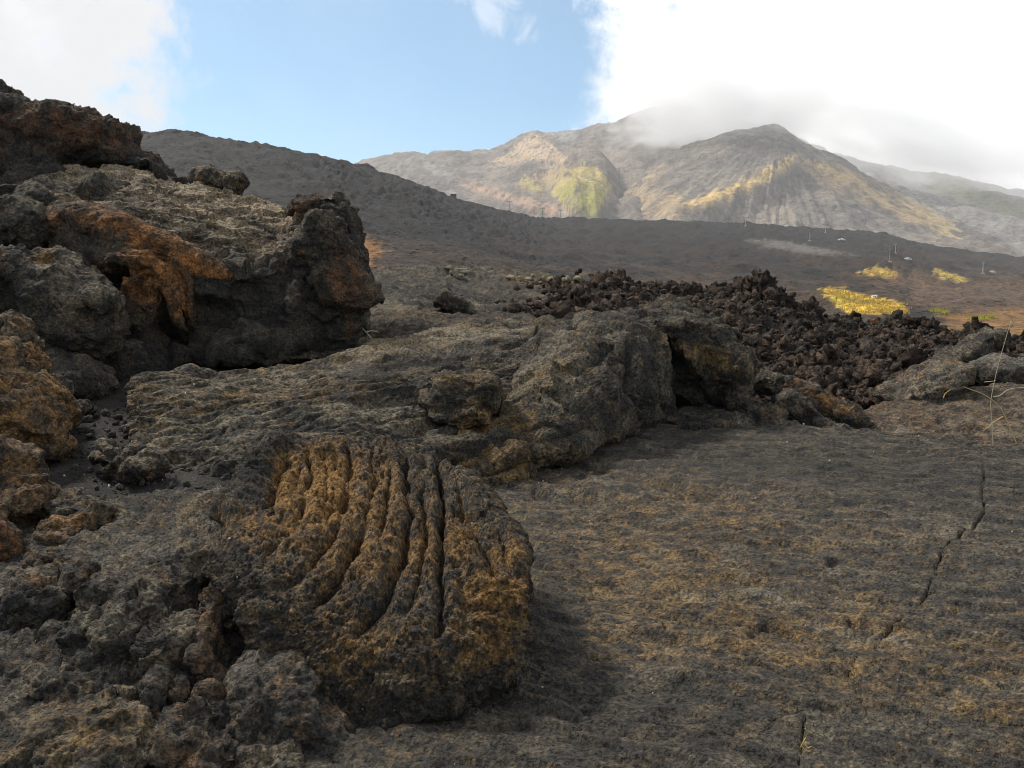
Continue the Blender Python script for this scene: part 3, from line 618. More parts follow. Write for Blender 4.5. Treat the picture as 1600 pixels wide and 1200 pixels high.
knob_col = rockcol(3.6, 0.12, 0.10, rust_spots=[(760, 690, 70, 50, -20, .8), (1120, 560, 60, 14, 20, .7), (850, 590, 60, 20, -20, .4), (730, 595, 40, 12, 0, .5), (700, 740, 30, 40, 0, .5), (800, 720, 40, 40, -20, .6)],
                   pale_spots=[(875, 585, 60, 26, -15, .7), (840, 560, 60, 20, -25, .4), (1140, 545, 20, 8, 10, .5), (930, 505, 40, 8, 10, .35)], dark_spots=[(980, 610, 60, 70, 0, .35)], rustc=OCHRE, seed=160)  # pale crest and darker right face paint the lit and shaded sides
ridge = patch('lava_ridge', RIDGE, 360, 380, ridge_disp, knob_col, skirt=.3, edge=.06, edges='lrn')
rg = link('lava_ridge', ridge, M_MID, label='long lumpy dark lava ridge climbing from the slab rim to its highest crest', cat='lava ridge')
m = solid('hollow_lobe', LOBE, .0135, .10, (.08, 1.8), lump_disp(.55, 1.3, 180), knob_col, 6)
link('hollow_lobe', m, M_MID, label='overhanging lava lobe with a black hollow beneath at the end of the ridge', cat='lava lobe')
m = solid('lava_block', BLOCK, .0115, .05, (.05, 2.4), lump_disp(.45, 1.6, 185), knob_col, 7)
link('lava_block', m, M_MID, label='squarish lava block perched between the tongue and the lumpy ridge', cat='lava block')

# ---- small lumps along the far edge of the slab
def lump(name, prims, h, k, label, cat, cs, amp=.5, seed=0, group=None, mat=None, f=1.6, warp=(0.06, 2.4)):
    m = solid(name, prims, h, k, warp, lump_disp(amp, f, seed), cs, seed); return link(name, m, mat or M_MID, label=label, cat=cat, group=group)
gcol = rockcol(3.5, 0.04, 0.22, rust_spots=[(1250, 650, 80, 20, 0, .2)], palec=np.array([.20, .18, .15]), seed=190)
lump('lava_tube', [C([(1195, 600, 9.6, 20), (1245, 612, 9.4, 22), (1300, 645, 9.2, 24), (1345, 668, 9.0, 18)]), E(1240, 640, 9.0, 40, 30, .25, 20), E(1285, 668, 8.8, 30, 16, .2)], .016, .08,
     'rounded dark lava roll lying behind the far edge of the slab', 'lava roll', rockcol(3.5, .08, .14, rust_spots=[(1290, 625, 60, 10, 25, .5)], seed=191), .45, 192)
lump('lava_toe', [E(1130, 655, 8.6, 60, 18, .3, 8), E(1095, 662, 8.4, 45, 16, .25), E(1180, 645, 8.9, 50, 20, .3), E(1060, 650, 8.5, 40, 12, .2, -10), E(1200, 668, 8.7, 50, 12, .2)], .014, .06,
     'smooth grey lava toe between the hollow ridge and the lava roll', 'lava toe', gcol, .4, 196)
lump('lava_clod', [E(1355, 690, 8.3, 34, 14, .2, 18), E(1390, 698, 8.2, 30, 10, .2, 12), E(1310, 682, 8.4, 30, 11, .2)], .013, .05, 'row of dark lava clods along the rim of the slab', 'lava clod', rockcol(4, .06, .08, seed=197), .45, 198)
lump('lava_dome', [E(1455, 598, 10.3, 62, 26, .5, -12), E(1478, 582, 10.5, 34, 18, .4, 10), E(1420, 612, 10.2, 48, 12, .4, -12), CUT(E(1436, 590, 9.75, 26, 16, .3, 10))], .018, .12, 'pale smooth lava dome with a dark hollow in its side', 'lava dome',
     rockcol(2.5, .10, .42, palec=np.array([.20, .175, .135]), seed=199), .4, 200)
lump('lava_hump', [E(1572, 582, 10.9, 55, 26, .5, 3), E(1640, 590, 10.9, 60, 26, .5)], .02, .12, 'rounded grey lava hump with pale rim behind the dry grass', 'lava hump', rockcol(2.5, .05, .25, pale_spots=[(1560, 562, 60, 8, 0, .6)], palec=np.array([.17, .155, .13]), seed=201), .3, 202)
lump('leaning_slab', [B(1490, 560, 11.6, 60, 11, .3, .06, -32), B(1520, 550, 11.9, 50, 14, .3, .06, -35)], .022, .08, 'dark lava plate leaning against the grey hump', 'lava plate', rockcol(3, .03, .15, seed=203), .5, 204)

# ---- cracked crust slope on the right
RC = [[(1120, 682, 8.55), (1230, 690, 8.45), (1330, 700, 8.3), (1450, 712, 8.1), (1600, 726, 7.95), (1750, 745, 7.8), (1950, 780, 7.6)],
      [(1150, 660, 8.95), (1240, 662, 8.95), (1340, 668, 8.9), (1450, 670, 8.8), (1600, 672, 8.8), (1750, 682, 8.8), (1950, 700, 8.7)],
      [(1180, 645, 9.4), (1260, 645, 9.5), (1350, 642, 9.6), (1440, 622, 9.9), (1600, 600, 10.3), (1750, 598, 10.4), (1950, 610, 10.4)]]
RC.append([(a, b + 6, c + .5) for a, b, c in RC[-1]]); RC.append([(a, b + 60, c + .9) for a, b, c in RC[-2]])
link('lava_crust', patch('lava_crust', RC, 330, 260, lambda V, N, px, py: 0.06 * fbm(V * 2, 3, 210) + 0.028 * billow(V * 5, 3, 211, .55) + .006 * billow(V * 16, 2, 212, .6),
     rockcol(3.5, .20, .16, rust_spots=[(1480, 640, 120, 30, 0, .2)], pale_spots=[(1380, 690, 60, 20, 0, .3), (1560, 660, 60, 30, 0, .3)], rustc=np.array([.19, .11, .055]), seed=213)), M_MID,
     label='cracked brown and grey lava crust sloping up behind the slab with dry grass', cat='lava crust')

# ---- crust behind the tongue, rising to the far rubble
UC = [[(540, 560, 8.9), (600, 545, 9.0), (660, 528, 9.2), (740, 515, 9.5), (840, 520, 9.7), (930, 530, 10)],
      [(560, 515, 10), (620, 508, 10.2), (680, 505, 10.4), (750, 500, 10.6), (840, 500, 10.8), (930, 520, 11)],
      [(575, 480, 11.6), (630, 478, 12), (690, 484, 12), (760, 492, 12), (850, 500, 12), (930, 520, 12)],
      [(575, 455, 14), (630, 450, 14.5), (690, 458, 14.5), (760, 475, 14), (850, 490, 13.5), (930, 510, 13)],
      [(570, 440, 18), (640, 432, 19), (700, 432, 19), (780, 440, 19), (860, 448, 18), (930, 480, 16)],
      [(560, 424, 26), (640, 416, 26), (700, 420, 26), (780, 424, 26), (860, 432, 26), (930, 446, 25)]]
UC = [[(250, r[0][1], r[0][2]), (430, r[0][1], r[0][2])] + r for r in UC]
UC.append([(a, b + 14, c + 3) for a, b, c in UC[-1]])
link('rough_crust', patch('rough_crust', UC, 380, 400, lambda V, N, px, py: .09 * fbm(V * 1.1, 3, 220) + 0.05 * billow(V * 3, 3, 221, .55) + .01 * billow(V * 12, 1, 222, .6) + .12 * sstep(V[:, 1], 13, 22) * billow(V * 1.3, 3, 223),
     rockcol(2.4, .16, .16, rust_spots=[(680, 500, 120, 30, 0, .3)], pale_spots=[(620, 475, 40, 14, 0, .5), (690, 540, 80, 14, 0, .4)], dark_spots=[(640, 505, 90, 8, 5, .6), (700, 465, 200, 22, 8, .35)], rustc=OCHRE * .8, seed=224)), M_MID,
     label='rough brown crust rising from the lava tongue towards the far rubble', cat='lava crust')
lump('wedge_rock', [B(718, 478, 12.2, 34, 15, .3, .05, 25), E(745, 490, 12, 25, 10, .2, 40)], .022, .06, 'dark wedge of rock with pale edge in the rough crust', 'rock', rockcol(2.5, .03, .12, pale_spots=[(750, 478, 8, 20, -40, .9)], seed=226), .35, 227)
# ================================================================== left outcrop and boulders
# ---- the outcrop: one mass with the parts that look different
outcrop = link('lava_outcrop', None, None, label='tall lava outcrop with pale flaky top, rounded horn and hollow dark foot', cat='outcrop')
outcrop.location = tuple(P(430, 590, 9.6))
def part(name, mesh, mat, parent, label=None):
    o = link(name, mesh, mat, parent, label); o.matrix_parent_inverse = Matrix.Translation(-Vector(parent.location)); return o
wall_col = rockcol(3.0, -.02, -.02, rust_spots=[(545, 440, 46, 46, 10, .75), (545, 500, 14, 40, 0, .6), (500, 355, 30, 25, 0, .3), (455, 400, 40, 12, -35, .35)],
                   pale_spots=[(500, 350, 30, 20, 0, .35), (470, 395, 25, 14, 0, .3), (120, 345, 30, 25, 0, .3)], dark_spots=[(380, 500, 130, 90, 0, .3), (250, 560, 120, 40, 0, .6)], rustc=np.array([.17, .075, .028]), seed=300)  # dark spots paint shade onto the front wall and hollow foot
wall = [E(430, 505, 9.9, 150, 100, .95, 8), E(360, 490, 9.7, 90, 62, .65), E(480, 480, 9.5, 80, 85, .6), E(350, 560, 9.0, 90, 40, .45, -10), E(400, 545, 9.0, 60, 45, .35, -20), E(460, 446, 9.5, 70, 32, .45, 10),
        C([(425, 436, 9.2, 26), (462, 412, 9.12, 26), (488, 380, 9.0, 26), (505, 352, 8.95, 22)]), C([(505, 352, 8.95, 22), (522, 380, 8.95, 24), (528, 415, 9.05, 26)]), E(475, 408, 9.3, 40, 16, .3, -35), E(520, 405, 9.35, 30, 40, .35), E(548, 450, 9.1, 40, 36, .36), E(572, 462, 9.1, 24, 24, .28), E(530, 430, 9.0, 24, 20, .2), E(540, 500, 9.3, 30, 46, .35, 5),
        E(250, 470, 10.2, 150, 90, .8), E(120, 420, 10.2, 130, 100, .7), E(240, 560, 10.4, 130, 60, .5), E(330, 440, 9.5, 40, 30, .4), E(380, 440, 9.15, 30, 20, .25, 20), E(350, 462, 9.05, 40, 14, .2, 12),
        CUT(E(375, 590, 8.6, 60, 22, .5)), CUT(E(300, 555, 8.7, 30, 34, .3)), E(60, 350, 10.2, 80, 60, .6), E(140, 340, 10.4, 90, 50, .6)]
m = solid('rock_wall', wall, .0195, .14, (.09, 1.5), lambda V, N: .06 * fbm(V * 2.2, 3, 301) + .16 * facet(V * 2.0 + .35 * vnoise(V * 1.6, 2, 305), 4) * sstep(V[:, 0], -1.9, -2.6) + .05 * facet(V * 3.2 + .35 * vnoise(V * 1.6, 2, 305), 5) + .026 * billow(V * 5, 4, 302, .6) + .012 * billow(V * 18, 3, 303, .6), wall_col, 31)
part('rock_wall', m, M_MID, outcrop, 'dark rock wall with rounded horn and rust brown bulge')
TOP = [[(72, 316, 9.75), (150, 330, 9.7), (215, 352, 9.65), (280, 385, 9.6), (345, 425, 9.45), (440, 402, 9.5)],
       [(66, 296, 10.1), (165, 310, 10.0), (250, 335, 9.95), (320, 360, 9.85), (390, 385, 9.75), (468, 383, 9.7)],
       [(64, 280, 10.5), (175, 286, 10.4), (265, 308, 10.35), (345, 328, 10.25), (415, 350, 10.1), (482, 362, 9.95)],
       [(70, 266, 10.9), (180, 264, 10.9), (270, 284, 10.85), (350, 300, 10.75), (420, 322, 10.6), (486, 345, 10.3)]]
TOP.append([(a, b + 10, c + .3) for a, b, c in TOP[-1]])
def flake_disp(V, N, px, py):
    q = V * np.array([1, 1, 1.6])
    return .05 * fbm(V * 2, 3, 310) + .05 * sstep(fbm(q * 2.6, 4, 311, .6), -.05, .08) + .05 * facet(V * np.array([2.5, 4, 5]), 8) + .022 * billow(q * 6, 3, 312, .55) + .005 * billow(q * 18, 2, 313, .6)
m = patch('flaky_top', TOP, 330, 260, flake_disp, rockcol(3.6, .22, .46, pale_spots=[(300, 310, 200, 50, 15, .35)], dark_spots=[(150, 295, 60, 8, 10, .6), (260, 300, 50, 7, 15, .6), (400, 350, 50, 8, 25, .6), (300, 345, 70, 8, 18, .6), (430, 372, 40, 7, 20, .5), (200, 320, 100, 14, 15, .5), (320, 380, 60, 20, 20, .4)], rustc=OCHRE, palec=np.array([.44, .345, .235]), seed=315, aniso=(.7, 1, 2.0)), skirt=.35, edge=.06)
part('flaky_top', m, M_MID, outcrop, 'pale flaky crust on top')
spk = rockcol(3.5, .04, .05, rust_spots=[(470, 325, 30, 14, -20, .6)], pale_spots=[(520, 308, 30, 6, 0, .6), (545, 410, 20, 30, 0, .25)], rustc=RED, seed=320)
m = solid('jagged_fin', [B(512, 374, 10.4, 36, 60, .35, .06, -9), B(544, 392, 10.2, 22, 66, .3, .06, -14), E(480, 322, 10.4, 26, 14, .3, -20), E(575, 440, 10.1, 14, 26, .2, -20)], .017, .06, (.06, 2.5), lump_disp(.75, 1.7, 322), spk, 33)
part('jagged_fin', m, M_MID, outcrop, 'dark upright fin with rusty edge behind the horn')
drape = [C([(92, 352, 9.35, 30), (140, 352, 9.3, 34), (200, 372, 9.2, 36), (260, 395, 9.15, 30), (310, 412, 9.1, 22), (350, 428, 9.05, 12)]),
         C([(110, 385, 9.2, 26), (160, 398, 9.1, 26), (205, 405, 9.0, 24)]),
         C([(182, 402, 8.85, 14), (225, 404, 8.8, 17), (250, 425, 8.78, 16), (264, 460, 8.78, 15), (278, 495, 8.8, 13), (290, 512, 8.85, 8)]),
         C([(225, 418, 8.85, 14), (205, 440, 8.82, 15), (200, 468, 8.82, 16), (215, 500, 8.85, 17), (222, 520, 8.9, 12)]), C([(240, 440, 8.9, 18), (236, 475, 8.9, 22), (232, 505, 8.95, 18)]),
         C([(270, 410, 8.95, 16), (285, 440, 8.95, 17), (293, 480, 8.98, 14), (298, 505, 9.0, 8)]), E(235, 540, 9.0, 30, 26, .2), E(200, 530, 9.1, 24, 30, .2)]
def drape_grooves(V):
    px, py = proj(V); w = 4 * fbm(V * 5, 2, 336); h = 0 * px
    for pts, dep, wid in (([(196, 428), (232, 420), (250, 448), (258, 505)], .06, 5), ([(282, 425), (291, 470), (297, 512)], .05, 5), ([(186, 418), (204, 436), (194, 480)], .05, 5), ([(262, 415), (272, 450), (284, 500)], .03, 5), ([(215, 450), (228, 470), (214, 500)], .03, 5), ([(120, 372), (190, 392), (260, 402)], .05, 6), ([(150, 345), (230, 380), (330, 420)], .025, 6)):
        d, fr = seg_dist(px + w, py + w, pts); h = h - dep * np.exp(-d / wid)
    return h
m = solid('folded_drape', drape, .0125, .03, (.035, 3), lambda V, N: drape_grooves(V) + .02 * fbm(V * 3.5, 3, 330) + .022 * facet(V * 5 + .4 * vnoise(V * 4, 2, 334), 6) + .010 * billow(V * 9, 3, 331, .6) + .008 * billow(V * 28, 2, 332),
          rockcol(3.4, .16, .0, rust_spots=[(230, 430, 50, 50, 0, .55), (270, 490, 26, 40, 0, .5), (310, 412, 50, 14, 28, .7), (220, 400, 60, 12, 0, .6), (180, 350, 80, 20, 10, .35)], dark_spots=[(110, 390, 50, 24, 0, .7), (150, 400, 60, 16, 0, .5), (225, 535, 60, 24, 0, .8)], rustc=np.array([.34, .14, .036]), dark=np.array([.05, .036, .026]), seed=333), 34)
part('folded_drape', m, M_MID, outcrop, 'orange brown folds of lava hanging like cloth')
m = solid('twin_boulder', [E(328, 280, 11.0, 32, 20, .25, 10), E(362, 286, 11.0, 20, 22, .22, -10)], .016, .04, (.05, 3), lump_disp(.4, 1.6, 340), rockcol(3, .05, .25, seed=341), 35)
link('twin_boulder', m, M_MID, label='small grey double boulder sitting on the flaky outcrop top', cat='boulder')

# ---- cinder bank above
bank = [E(40, 225, 11.6, 120, 62, .9, 5), E(120, 225, 11.6, 80, 48, .8, 15), E(165, 230, 11.5, 46, 45, .6, 25), E(10, 165, 11.8, 24, 28, .4), E(80, 195, 11.8, 80, 26, .6, 5), E(-80, 200, 11.6, 120, 80, .9), E(215, 258, 11.3, 45, 22, .5, 30), E(255, 272, 11.2, 30, 14, .4, 20), E(30, 270, 11.2, 90, 46, .7), E(60, 300, 11.0, 80, 40, .7)]
m = solid('cinder_bank', bank, .022, .14, (.12, 1.6), lambda V, N: .08 * fbm(V * 2, 3, 350) + .06 * facet(V * 3, 354) + .05 * billow(V * 5, 4, 351, .6) + .012 * billow(V * 18, 2, 352, .6),
          rockcol(3, .05, -.05, rust_spots=[(110, 205, 120, 28, 12, .75), (180, 230, 26, 40, -30, .7), (60, 190, 70, 20, 0, .5)], dark_spots=[(60, 275, 130, 26, 0, .5), (230, 262, 50, 22, 25, .6), (5, 160, 24, 24, 0, .6)], rustc=RED, seed=353), 36)
link('cinder_bank', m, M_MID, label='dark red cinder bank rising above the pale outcrop top', cat='cinder bank')

# ---- boulders at the foot
def boulder(prims, label, cs, h=.015, k=.08, amp=.6, seed=0, f=1.4, warp=(.07, 2.2), name='boulder', mat=None):
    return lump(name, prims, h, k, label, 'boulder', cs, amp, seed, None, mat, f, warp)
boulder([E(60, 425, 8.2, 85, 34, .5, 8), E(110, 470, 8.0, 72, 55, .5, 20), E(150, 470, 7.9, 34, 30, .35), E(135, 510, 8.0, 52, 46, .45), E(40, 460, 8.3, 60, 40, .5)], 'large grey boulder with pale knobs wedged under the orange folds',
        rockcol(2.8, .02, .10, rust_spots=[(75, 405, 16, 8, 0, .7)], pale_spots=[(150, 458, 22, 16, 0, .7), (105, 472, 24, 20, 0, .6), (40, 415, 40, 10, 0, .3)], dark_spots=[(130, 540, 60, 30, 0, .4)], seed=360), .015, .08, .6, 361)
boulder([E(30, 348, 9.2, 46, 40, .4, 20), E(-10, 370, 9.2, 50, 40, .4)], 'rounded grey boulder beside the top of the orange folds', rockcol(2.8, .04, .3, palec=PALE * .7, seed=364), .016, .08, .5, 365)
boulder([E(120, 600, 7.5, 52, 40, .4), E(80, 585, 7.7, 50, 40, .4)], 'dark boulder in the shade at the head of the cinder gully', rockcol(3, -.05, -.05, seed=367), .015, .08, .5, 368)
boulder([E(205, 590, 8.6, 60, 60, .5), E(150, 540, 9.0, 60, 50, .5)], 'boulder painted shade-dark deep in the hollow under the outcrop', rockcol(3, -.1, -.1, dark=ASH, mid=DARK, seed=369), .02, .08, .5, 370)  # darkest palette stands for the shade filling the hollow
och = np.array([.28, .145, .045])
boulder([E(30, 640, 5.6, 66, 60, .45, 25), E(10, 590, 5.8, 40, 60, .45, 10), E(55, 670, 5.5, 34, 36, .3), E(60, 705, 5.55, 36, 22, .28), E(-60, 640, 5.7, 80, 90, .5)], 'orange lichen coloured boulder overhanging the cinder gully', rockcol(4, .42, .0, dark_spots=[(60, 712, 40, 18, 0, .9)], rustc=och, seed=372), .011, .06, .55, 373)
boulder([E(30, 545, 6.7, 26, 60, .35, -15), E(75, 610, 6.4, 24, 20, .2), E(100, 645, 6.3, 17, 18, .18), E(72, 640, 6.3, 30, 16, .2)], 'small orange topped boulder leaning above the gully', rockcol(4, .22, .1, rust_spots=[(100, 648, 20, 16, 0, .6), (70, 632, 30, 12, 0, .6)], rustc=och, seed=375), .012, .05, .5, 376)
boulder([E(125, 640, 6.8, 18, 14, .15), E(112, 650, 6.75, 14, 10, .12)], 'small grey stone on the cinder beside the orange boulder', rockcol(4, .0, .25, seed=378), .009, .03, .35, 379, 2.5)
boulder([E(5, 740, 4.5, 40, 60, .3, -18), E(35, 785, 4.35, 32, 30, .22), E(-50, 770, 4.5, 70, 70, .35), E(60, 775, 4.45, 18, 14, .12)], 'brown and grey rough boulder below the orange overhang', rockcol(5, .26, .12, rust_spots=[(30, 730, 30, 24, 0, .3)], rustc=och * .8, seed=381), .0095, .05, .5, 382, 1.9)
boulder([E(105, 835, 4.1, 44, 26, .18), E(75, 850, 4.05, 24, 22, .15), E(140, 808, 4.2, 26, 14, .13), E(125, 790, 4.35, 40, 14, .12, 8), E(90, 780, 4.4, 28, 12, .12, -10), E(160, 800, 4.25, 14, 18, .1)], 'hollow brown clinker boulder with orange rim', rockcol(5, .18, .10, rust_spots=[(100, 818, 50, 12, 0, .5)], rustc=och * .85, seed=384), .008, .035, .38, 385, 2.2, (.04, 4))
boulder([E(0, 870, 3.7, 24, 44, .16), E(-30, 860, 3.7, 40, 60, .2)], 'smooth rust red boulder in front of the hollow clinker', rockcol(5, .34, .0, rustc=np.array([.22, .09, .03]), seed=387), .0085, .04, .25, 388)
boulder([E(190, 715, 5.3, 26, 22, .18, -40), E(215, 735, 5.2, 34, 30, .2), E(175, 700, 5.4, 14, 12, .1)], 'grey knob of rock jutting from the foot of the lava tongue', rockcol(4, .06, .18, seed=389), .010, .04, .45, 390, 2.0)
boulder([E(165, 725, 5.35, 22, 7, .1, 8), E(150, 722, 5.4, 12, 6, .08)], 'flat dark stone half buried in cinder beside the tongue nose', rockcol(4, .0, .05, seed=392), .009, .03, .35, 393, 2.4)

# ---- clinker mass in the near left corner
NB = [[(-260, 1300, 2.2), (-60, 1270, 2.25), (100, 1250, 2.3), (240, 1240, 2.32), (360, 1230, 2.36), (480, 1220, 2.42)],
      [(-260, 1140, 2.5), (-60, 1110, 2.56), (100, 1105, 2.58), (240, 1110, 2.58), (360, 1130, 2.58), (470, 1170, 2.55)],
      [(-260, 1000, 2.9), (-60, 985, 2.95), (100, 985, 2.95), (240, 985, 2.95), (335, 1020, 2.9), (420, 1075, 2.82)],
      [(-260, 900, 3.4), (-60, 890, 3.45), (100, 890, 3.5), (240, 888, 3.42), (315, 915, 3.3), (380, 970, 3.15)],
      [(-260, 840, 4.0), (-60, 832, 4.05), (100, 835, 4.1), (240, 808, 4.1), (310, 790, 4.0), (380, 800, 3.9)],
      [(-260, 800, 4.5), (-60, 795, 4.6), (100, 800, 4.7), (200, 775, 4.8), (290, 768, 4.7), (400, 768, 4.6)]]
NB.append([(a, b + 40, c + .25) for a, b, c in NB[-1]])
link('clinker_bank', patch('clinker_bank', NB, 420, 300, lambda V, N, px, py: .04 * fbm(V * 3, 3, 400) + .028 * billow(V * 7, 3, 401, .6) + .008 * billow(V * 22, 2, 402, .65),
     rockcol(4.5, .06, .12, pale_spots=[(260, 850, 60, 30, -20, .35)], rust_spots=[(310, 790, 40, 14, -20, .4)], rustc=OCHRE, palec=np.array([.20, .175, .135]), seed=403)), M_NEAR,
     label='loose bank of grey clinker and ash in front of the cinder gully', cat='clinker bank')
def clink(prims, label, cs, seed, h=.0072, k=.035, amp=.46, f=2.4, warp=(.035, 5)): return boulder(prims, label, cs, h, k, amp, seed, f, warp, 'clinker_boulder', M_NEAR)
clink([E(75, 935, 3.15, 48, 50, .17, 10), E(50, 975, 3.1, 30, 40, .14), E(100, 905, 3.25, 40, 22, .14), E(105, 1000, 3.0, 26, 26, .12), E(60, 880, 3.35, 20, 18, .1), CUT(E(82, 955, 2.95, 16, 24, .1, 15))], 'hollow dark clinker boulder with a pitted cavity', rockcol(5, .05, .05, rust_spots=[(55, 905, 20, 8, 0, .5)], seed=410), 411)
clink([E(125, 1000, 2.95, 34, 40, .14), E(150, 970, 3.0, 34, 26, .13)], 'knobbly grey clinker lump beside the pitted boulder', rockcol(5, .03, .1, pale_spots=[(135, 975, 14, 10, 0, .6)], seed=414), 415)
clink([E(210, 985, 2.98, 60, 60, .18, 20), E(260, 950, 3.08, 60, 50, .17), E(270, 1020, 2.88, 52, 60, .17), E(300, 1075, 2.78, 36, 40, .13), E(225, 930, 3.15, 40, 26, .14), E(180, 940, 3.15, 40, 36, .14), E(290, 900, 3.2, 44, 26, .14)], 'big lumpy clinker mass beside the ropy lobe', rockcol(5, .10, .08, pale_spots=[(245, 920, 24, 10, -20, .6), (280, 985, 26, 12, -15, .55)], rust_spots=[(325, 1040, 16, 40, 0, .3), (280, 1050, 40, 50, 0, .25)], rustc=np.array([.19, .10, .045]), palec=np.array([.24, .20, .14]), seed=418), 419)
clink([E(335, 960, 2.98, 18, 30, .09), E(340, 1020, 2.86, 20, 34, .1), E(345, 1060, 2.8, 22, 18, .1), E(330, 990, 2.9, 16, 18, .08)], 'reddish clinker column standing in the gap left of the ropy lobe', rockcol(6, .22, .02, rustc=np.array([.18, .09, .04]), seed=422), 423)
clink([E(110, 1135, 2.5, 110, 34, .2, -12), E(60, 1165, 2.42, 90, 34, .2), E(170, 1170, 2.42, 80, 34, .2), E(60, 1210, 2.34, 130, 34, .2), E(200, 1120, 2.55, 40, 20, .12)], 'ochre stained flat lava fragment with layered edges at the bottom of the bank', rockcol(5, .12, .16, rust_spots=[(150, 1140, 90, 30, 10, .35), (60, 1170, 70, 24, -10, .3)], rustc=OCHRE, palec=np.array([.24, .20, .13]), aniso=(.7, 1, 2.2), seed=426), 427, .0075, .05, .3)
clink([E(60, 1070, 2.7, 44, 26, .12, -20), E(30, 1050, 2.75, 30, 18, .1)], 'low grey lava chip between clinker and ochre fragment', rockcol(5, .03, .15, seed=430), 431)
clink([E(440, 1070, 2.84, 70, 80, .2, -15), E(470, 1130, 2.7, 62, 56, .18), E(400, 1100, 2.76, 44, 70, .15, -10), E(425, 990, 3.02, 50, 50, .15), E(510, 1150, 2.68, 40, 36, .13), E(380, 1150, 2.64, 30, 50, .1)], 'smooth grey lava bulge beneath the lower edge of the ropy lobe', rockcol(4.5, .03, .22, palec=np.array([.16, .145, .125]), dark_spots=[(520, 1180, 60, 20, 0, .5)], seed=434), 435, .0075, .07, .28, 1.8)
clink([E(245, 1090, 2.66, 22, 26, .09), E(300, 1140, 2.52, 40, 40, .12), E(260, 1160, 2.46, 36, 24, .1), E(330, 1190, 2.42, 40, 26, .1)], 'crumbled brown clinker heap beside the smooth grey bulge', rockcol(6, .12, .05, rust_spots=[(300, 1180, 40, 26, 0, .35)], rustc=np.array([.19, .1, .045]), seed=438), 439)
lump('stone_chip', [E(800, 1058, 2.98, 22, 10, .06, -10)], .005, .02, 'small flat stone chip under the front edge of the ropy lobe', 'stone', rockcol(6, .0, .2, seed=440), .12, 441, None, M_NEAR, 4, (.02, 8))
# ================================================================== clinker field (aa lava)
AX = [640, 720, 800, 900, 1000, 1090, 1180, 1280, 1400, 1500, 1600, 1750, 1950]
AA = [list(zip(AX, [505, 505, 512, 520, 545, 610, 650, 668, 655, 612, 605, 605, 610], [13.5, 13, 12.4, 11.8, 11.2, 10.6, 10.4, 10.4, 10.7, 11.4, 11.8, 12, 12])),
      list(zip(AX, [490, 490, 490, 490, 505, 545, 585, 610, 605, 585, 580, 580, 590], [15, 14.6, 14.2, 13.8, 13.2, 12.8, 12.6, 12.6, 12.8, 13.2, 13.6, 14, 14])),
      list(zip(AX, [485, 484, 474, 468, 474, 500, 525, 548, 556, 558, 560, 560, 570], [17, 17, 16.8, 16.5, 16, 15.6, 15.4, 15.4, 15.6, 16, 16.4, 17, 17])),
      list(zip(AX, [486, 482, 464, 455, 460, 474, 476, 516, 528, 540, 550, 550, 560], [19, 19, 19, 19, 19, 19, 19, 19, 19, 19, 19, 19.5, 19.5])),
      list(zip(AX, [486, 484, 462, 450, 456, 464, 460, 503, 512, 528, 545, 545, 555], [22, 22, 22, 22, 22, 22, 22, 22.5, 23, 22, 21, 21, 21]))]
AA.append(back(AA[-1], 2, 30)); AA.append(back(AA[-1], 2, 90))
aacol = np.array([.028, .022, .018]); aabrown = np.array([.088, .058, .038])
def clinkcol(V, seed): 
    a = fbm(V * 2.2, 4, seed, .65); b = fbm(V * 9, 3, seed + 4, .6)
    return aacol + (aabrown - aacol) * sstep(a * .8 + b * .5, -.35, .5)[:, None] * np.array([1, 1, 1])
m = patch('clinker_field', AA, 460, 240, lambda V, N, px, py: .25 * fbm(V * .9, 3, 500) + .16 * billow(V * 1.8, 4, 501, .62) + .14 * facet(V * 3.2, 505) + .06 * facet(V * 7, 506) + .03 * billow(V * 9, 2, 502), lambda V, N, px, py: clinkcol(V, 503))
link('clinker_field', m, M_AA, kind='stuff', label='field of dark brown clinker rubble beyond the slab', cat='lava rubble')

def clinker_mesh(i, sub, amp=0.55):
    bm = bmesh.new(); bmesh.ops.create_icosphere(bm, subdivisions=sub, radius=1); V = np.array([v.co[:] for v in bm.verts]); F = np.array([[v.index for v in f.verts] for f in bm.faces]); bm.free()
    rs = np.random.default_rng(100 + i); sc = rs.uniform(.6, 1.35, 3); off = rs.uniform(0, 90, 3)
    N = V.copy(); d = .3 * fbm(V * 1.3 + off, 2, 600) + amp * .75 * billow(V * 2.2 + off, 4, 601, .68)
    d = d + amp * .42 * facet(V * 1.5 + off, 607)
    V = (V + N * d[:, None] + .3 * vnoise(V * 1.8 + off, 3, 605)) * sc
    return V, F
AAV, apx, apy = REG['clinker_field']
inframe = (apx > -60) & (apx < 1680) & (AAV[:, 1] < 23.5); cand = np.where(inframe)[0]
protos = []
for i in range(9):
    V, F = clinker_mesh(i, 4 if i < 4 else 3); protos.append(make_mesh('clinker_block', V, F, clinkcol(V * .4 + i * 7, 610))); protos[-1].materials.append(M_AA)
FIELD_LABEL = 'rough dark brown clinker block lying in the rubble field beyond the slab'
def block(pos, s, mesh, label=FIELD_LABEL, group='clinker blocks in the rubble field', name='clinker_block', sc=(1, 1, 1)):
    o = bpy.data.objects.new(name, mesh); COL.objects.link(o); o.location = pos; o.scale = tuple(s * c for c in sc)
    o.rotation_euler = (random.uniform(0, 6.3), random.uniform(0, 6.3), random.uniform(0, 6.3)); return tag(o, label, 'lava block', group)
w = 1.0 / AAV[cand, 1] ** 1.2; w /= w.sum()
pick = RNG.choice(cand, 270, replace=False, p=w)
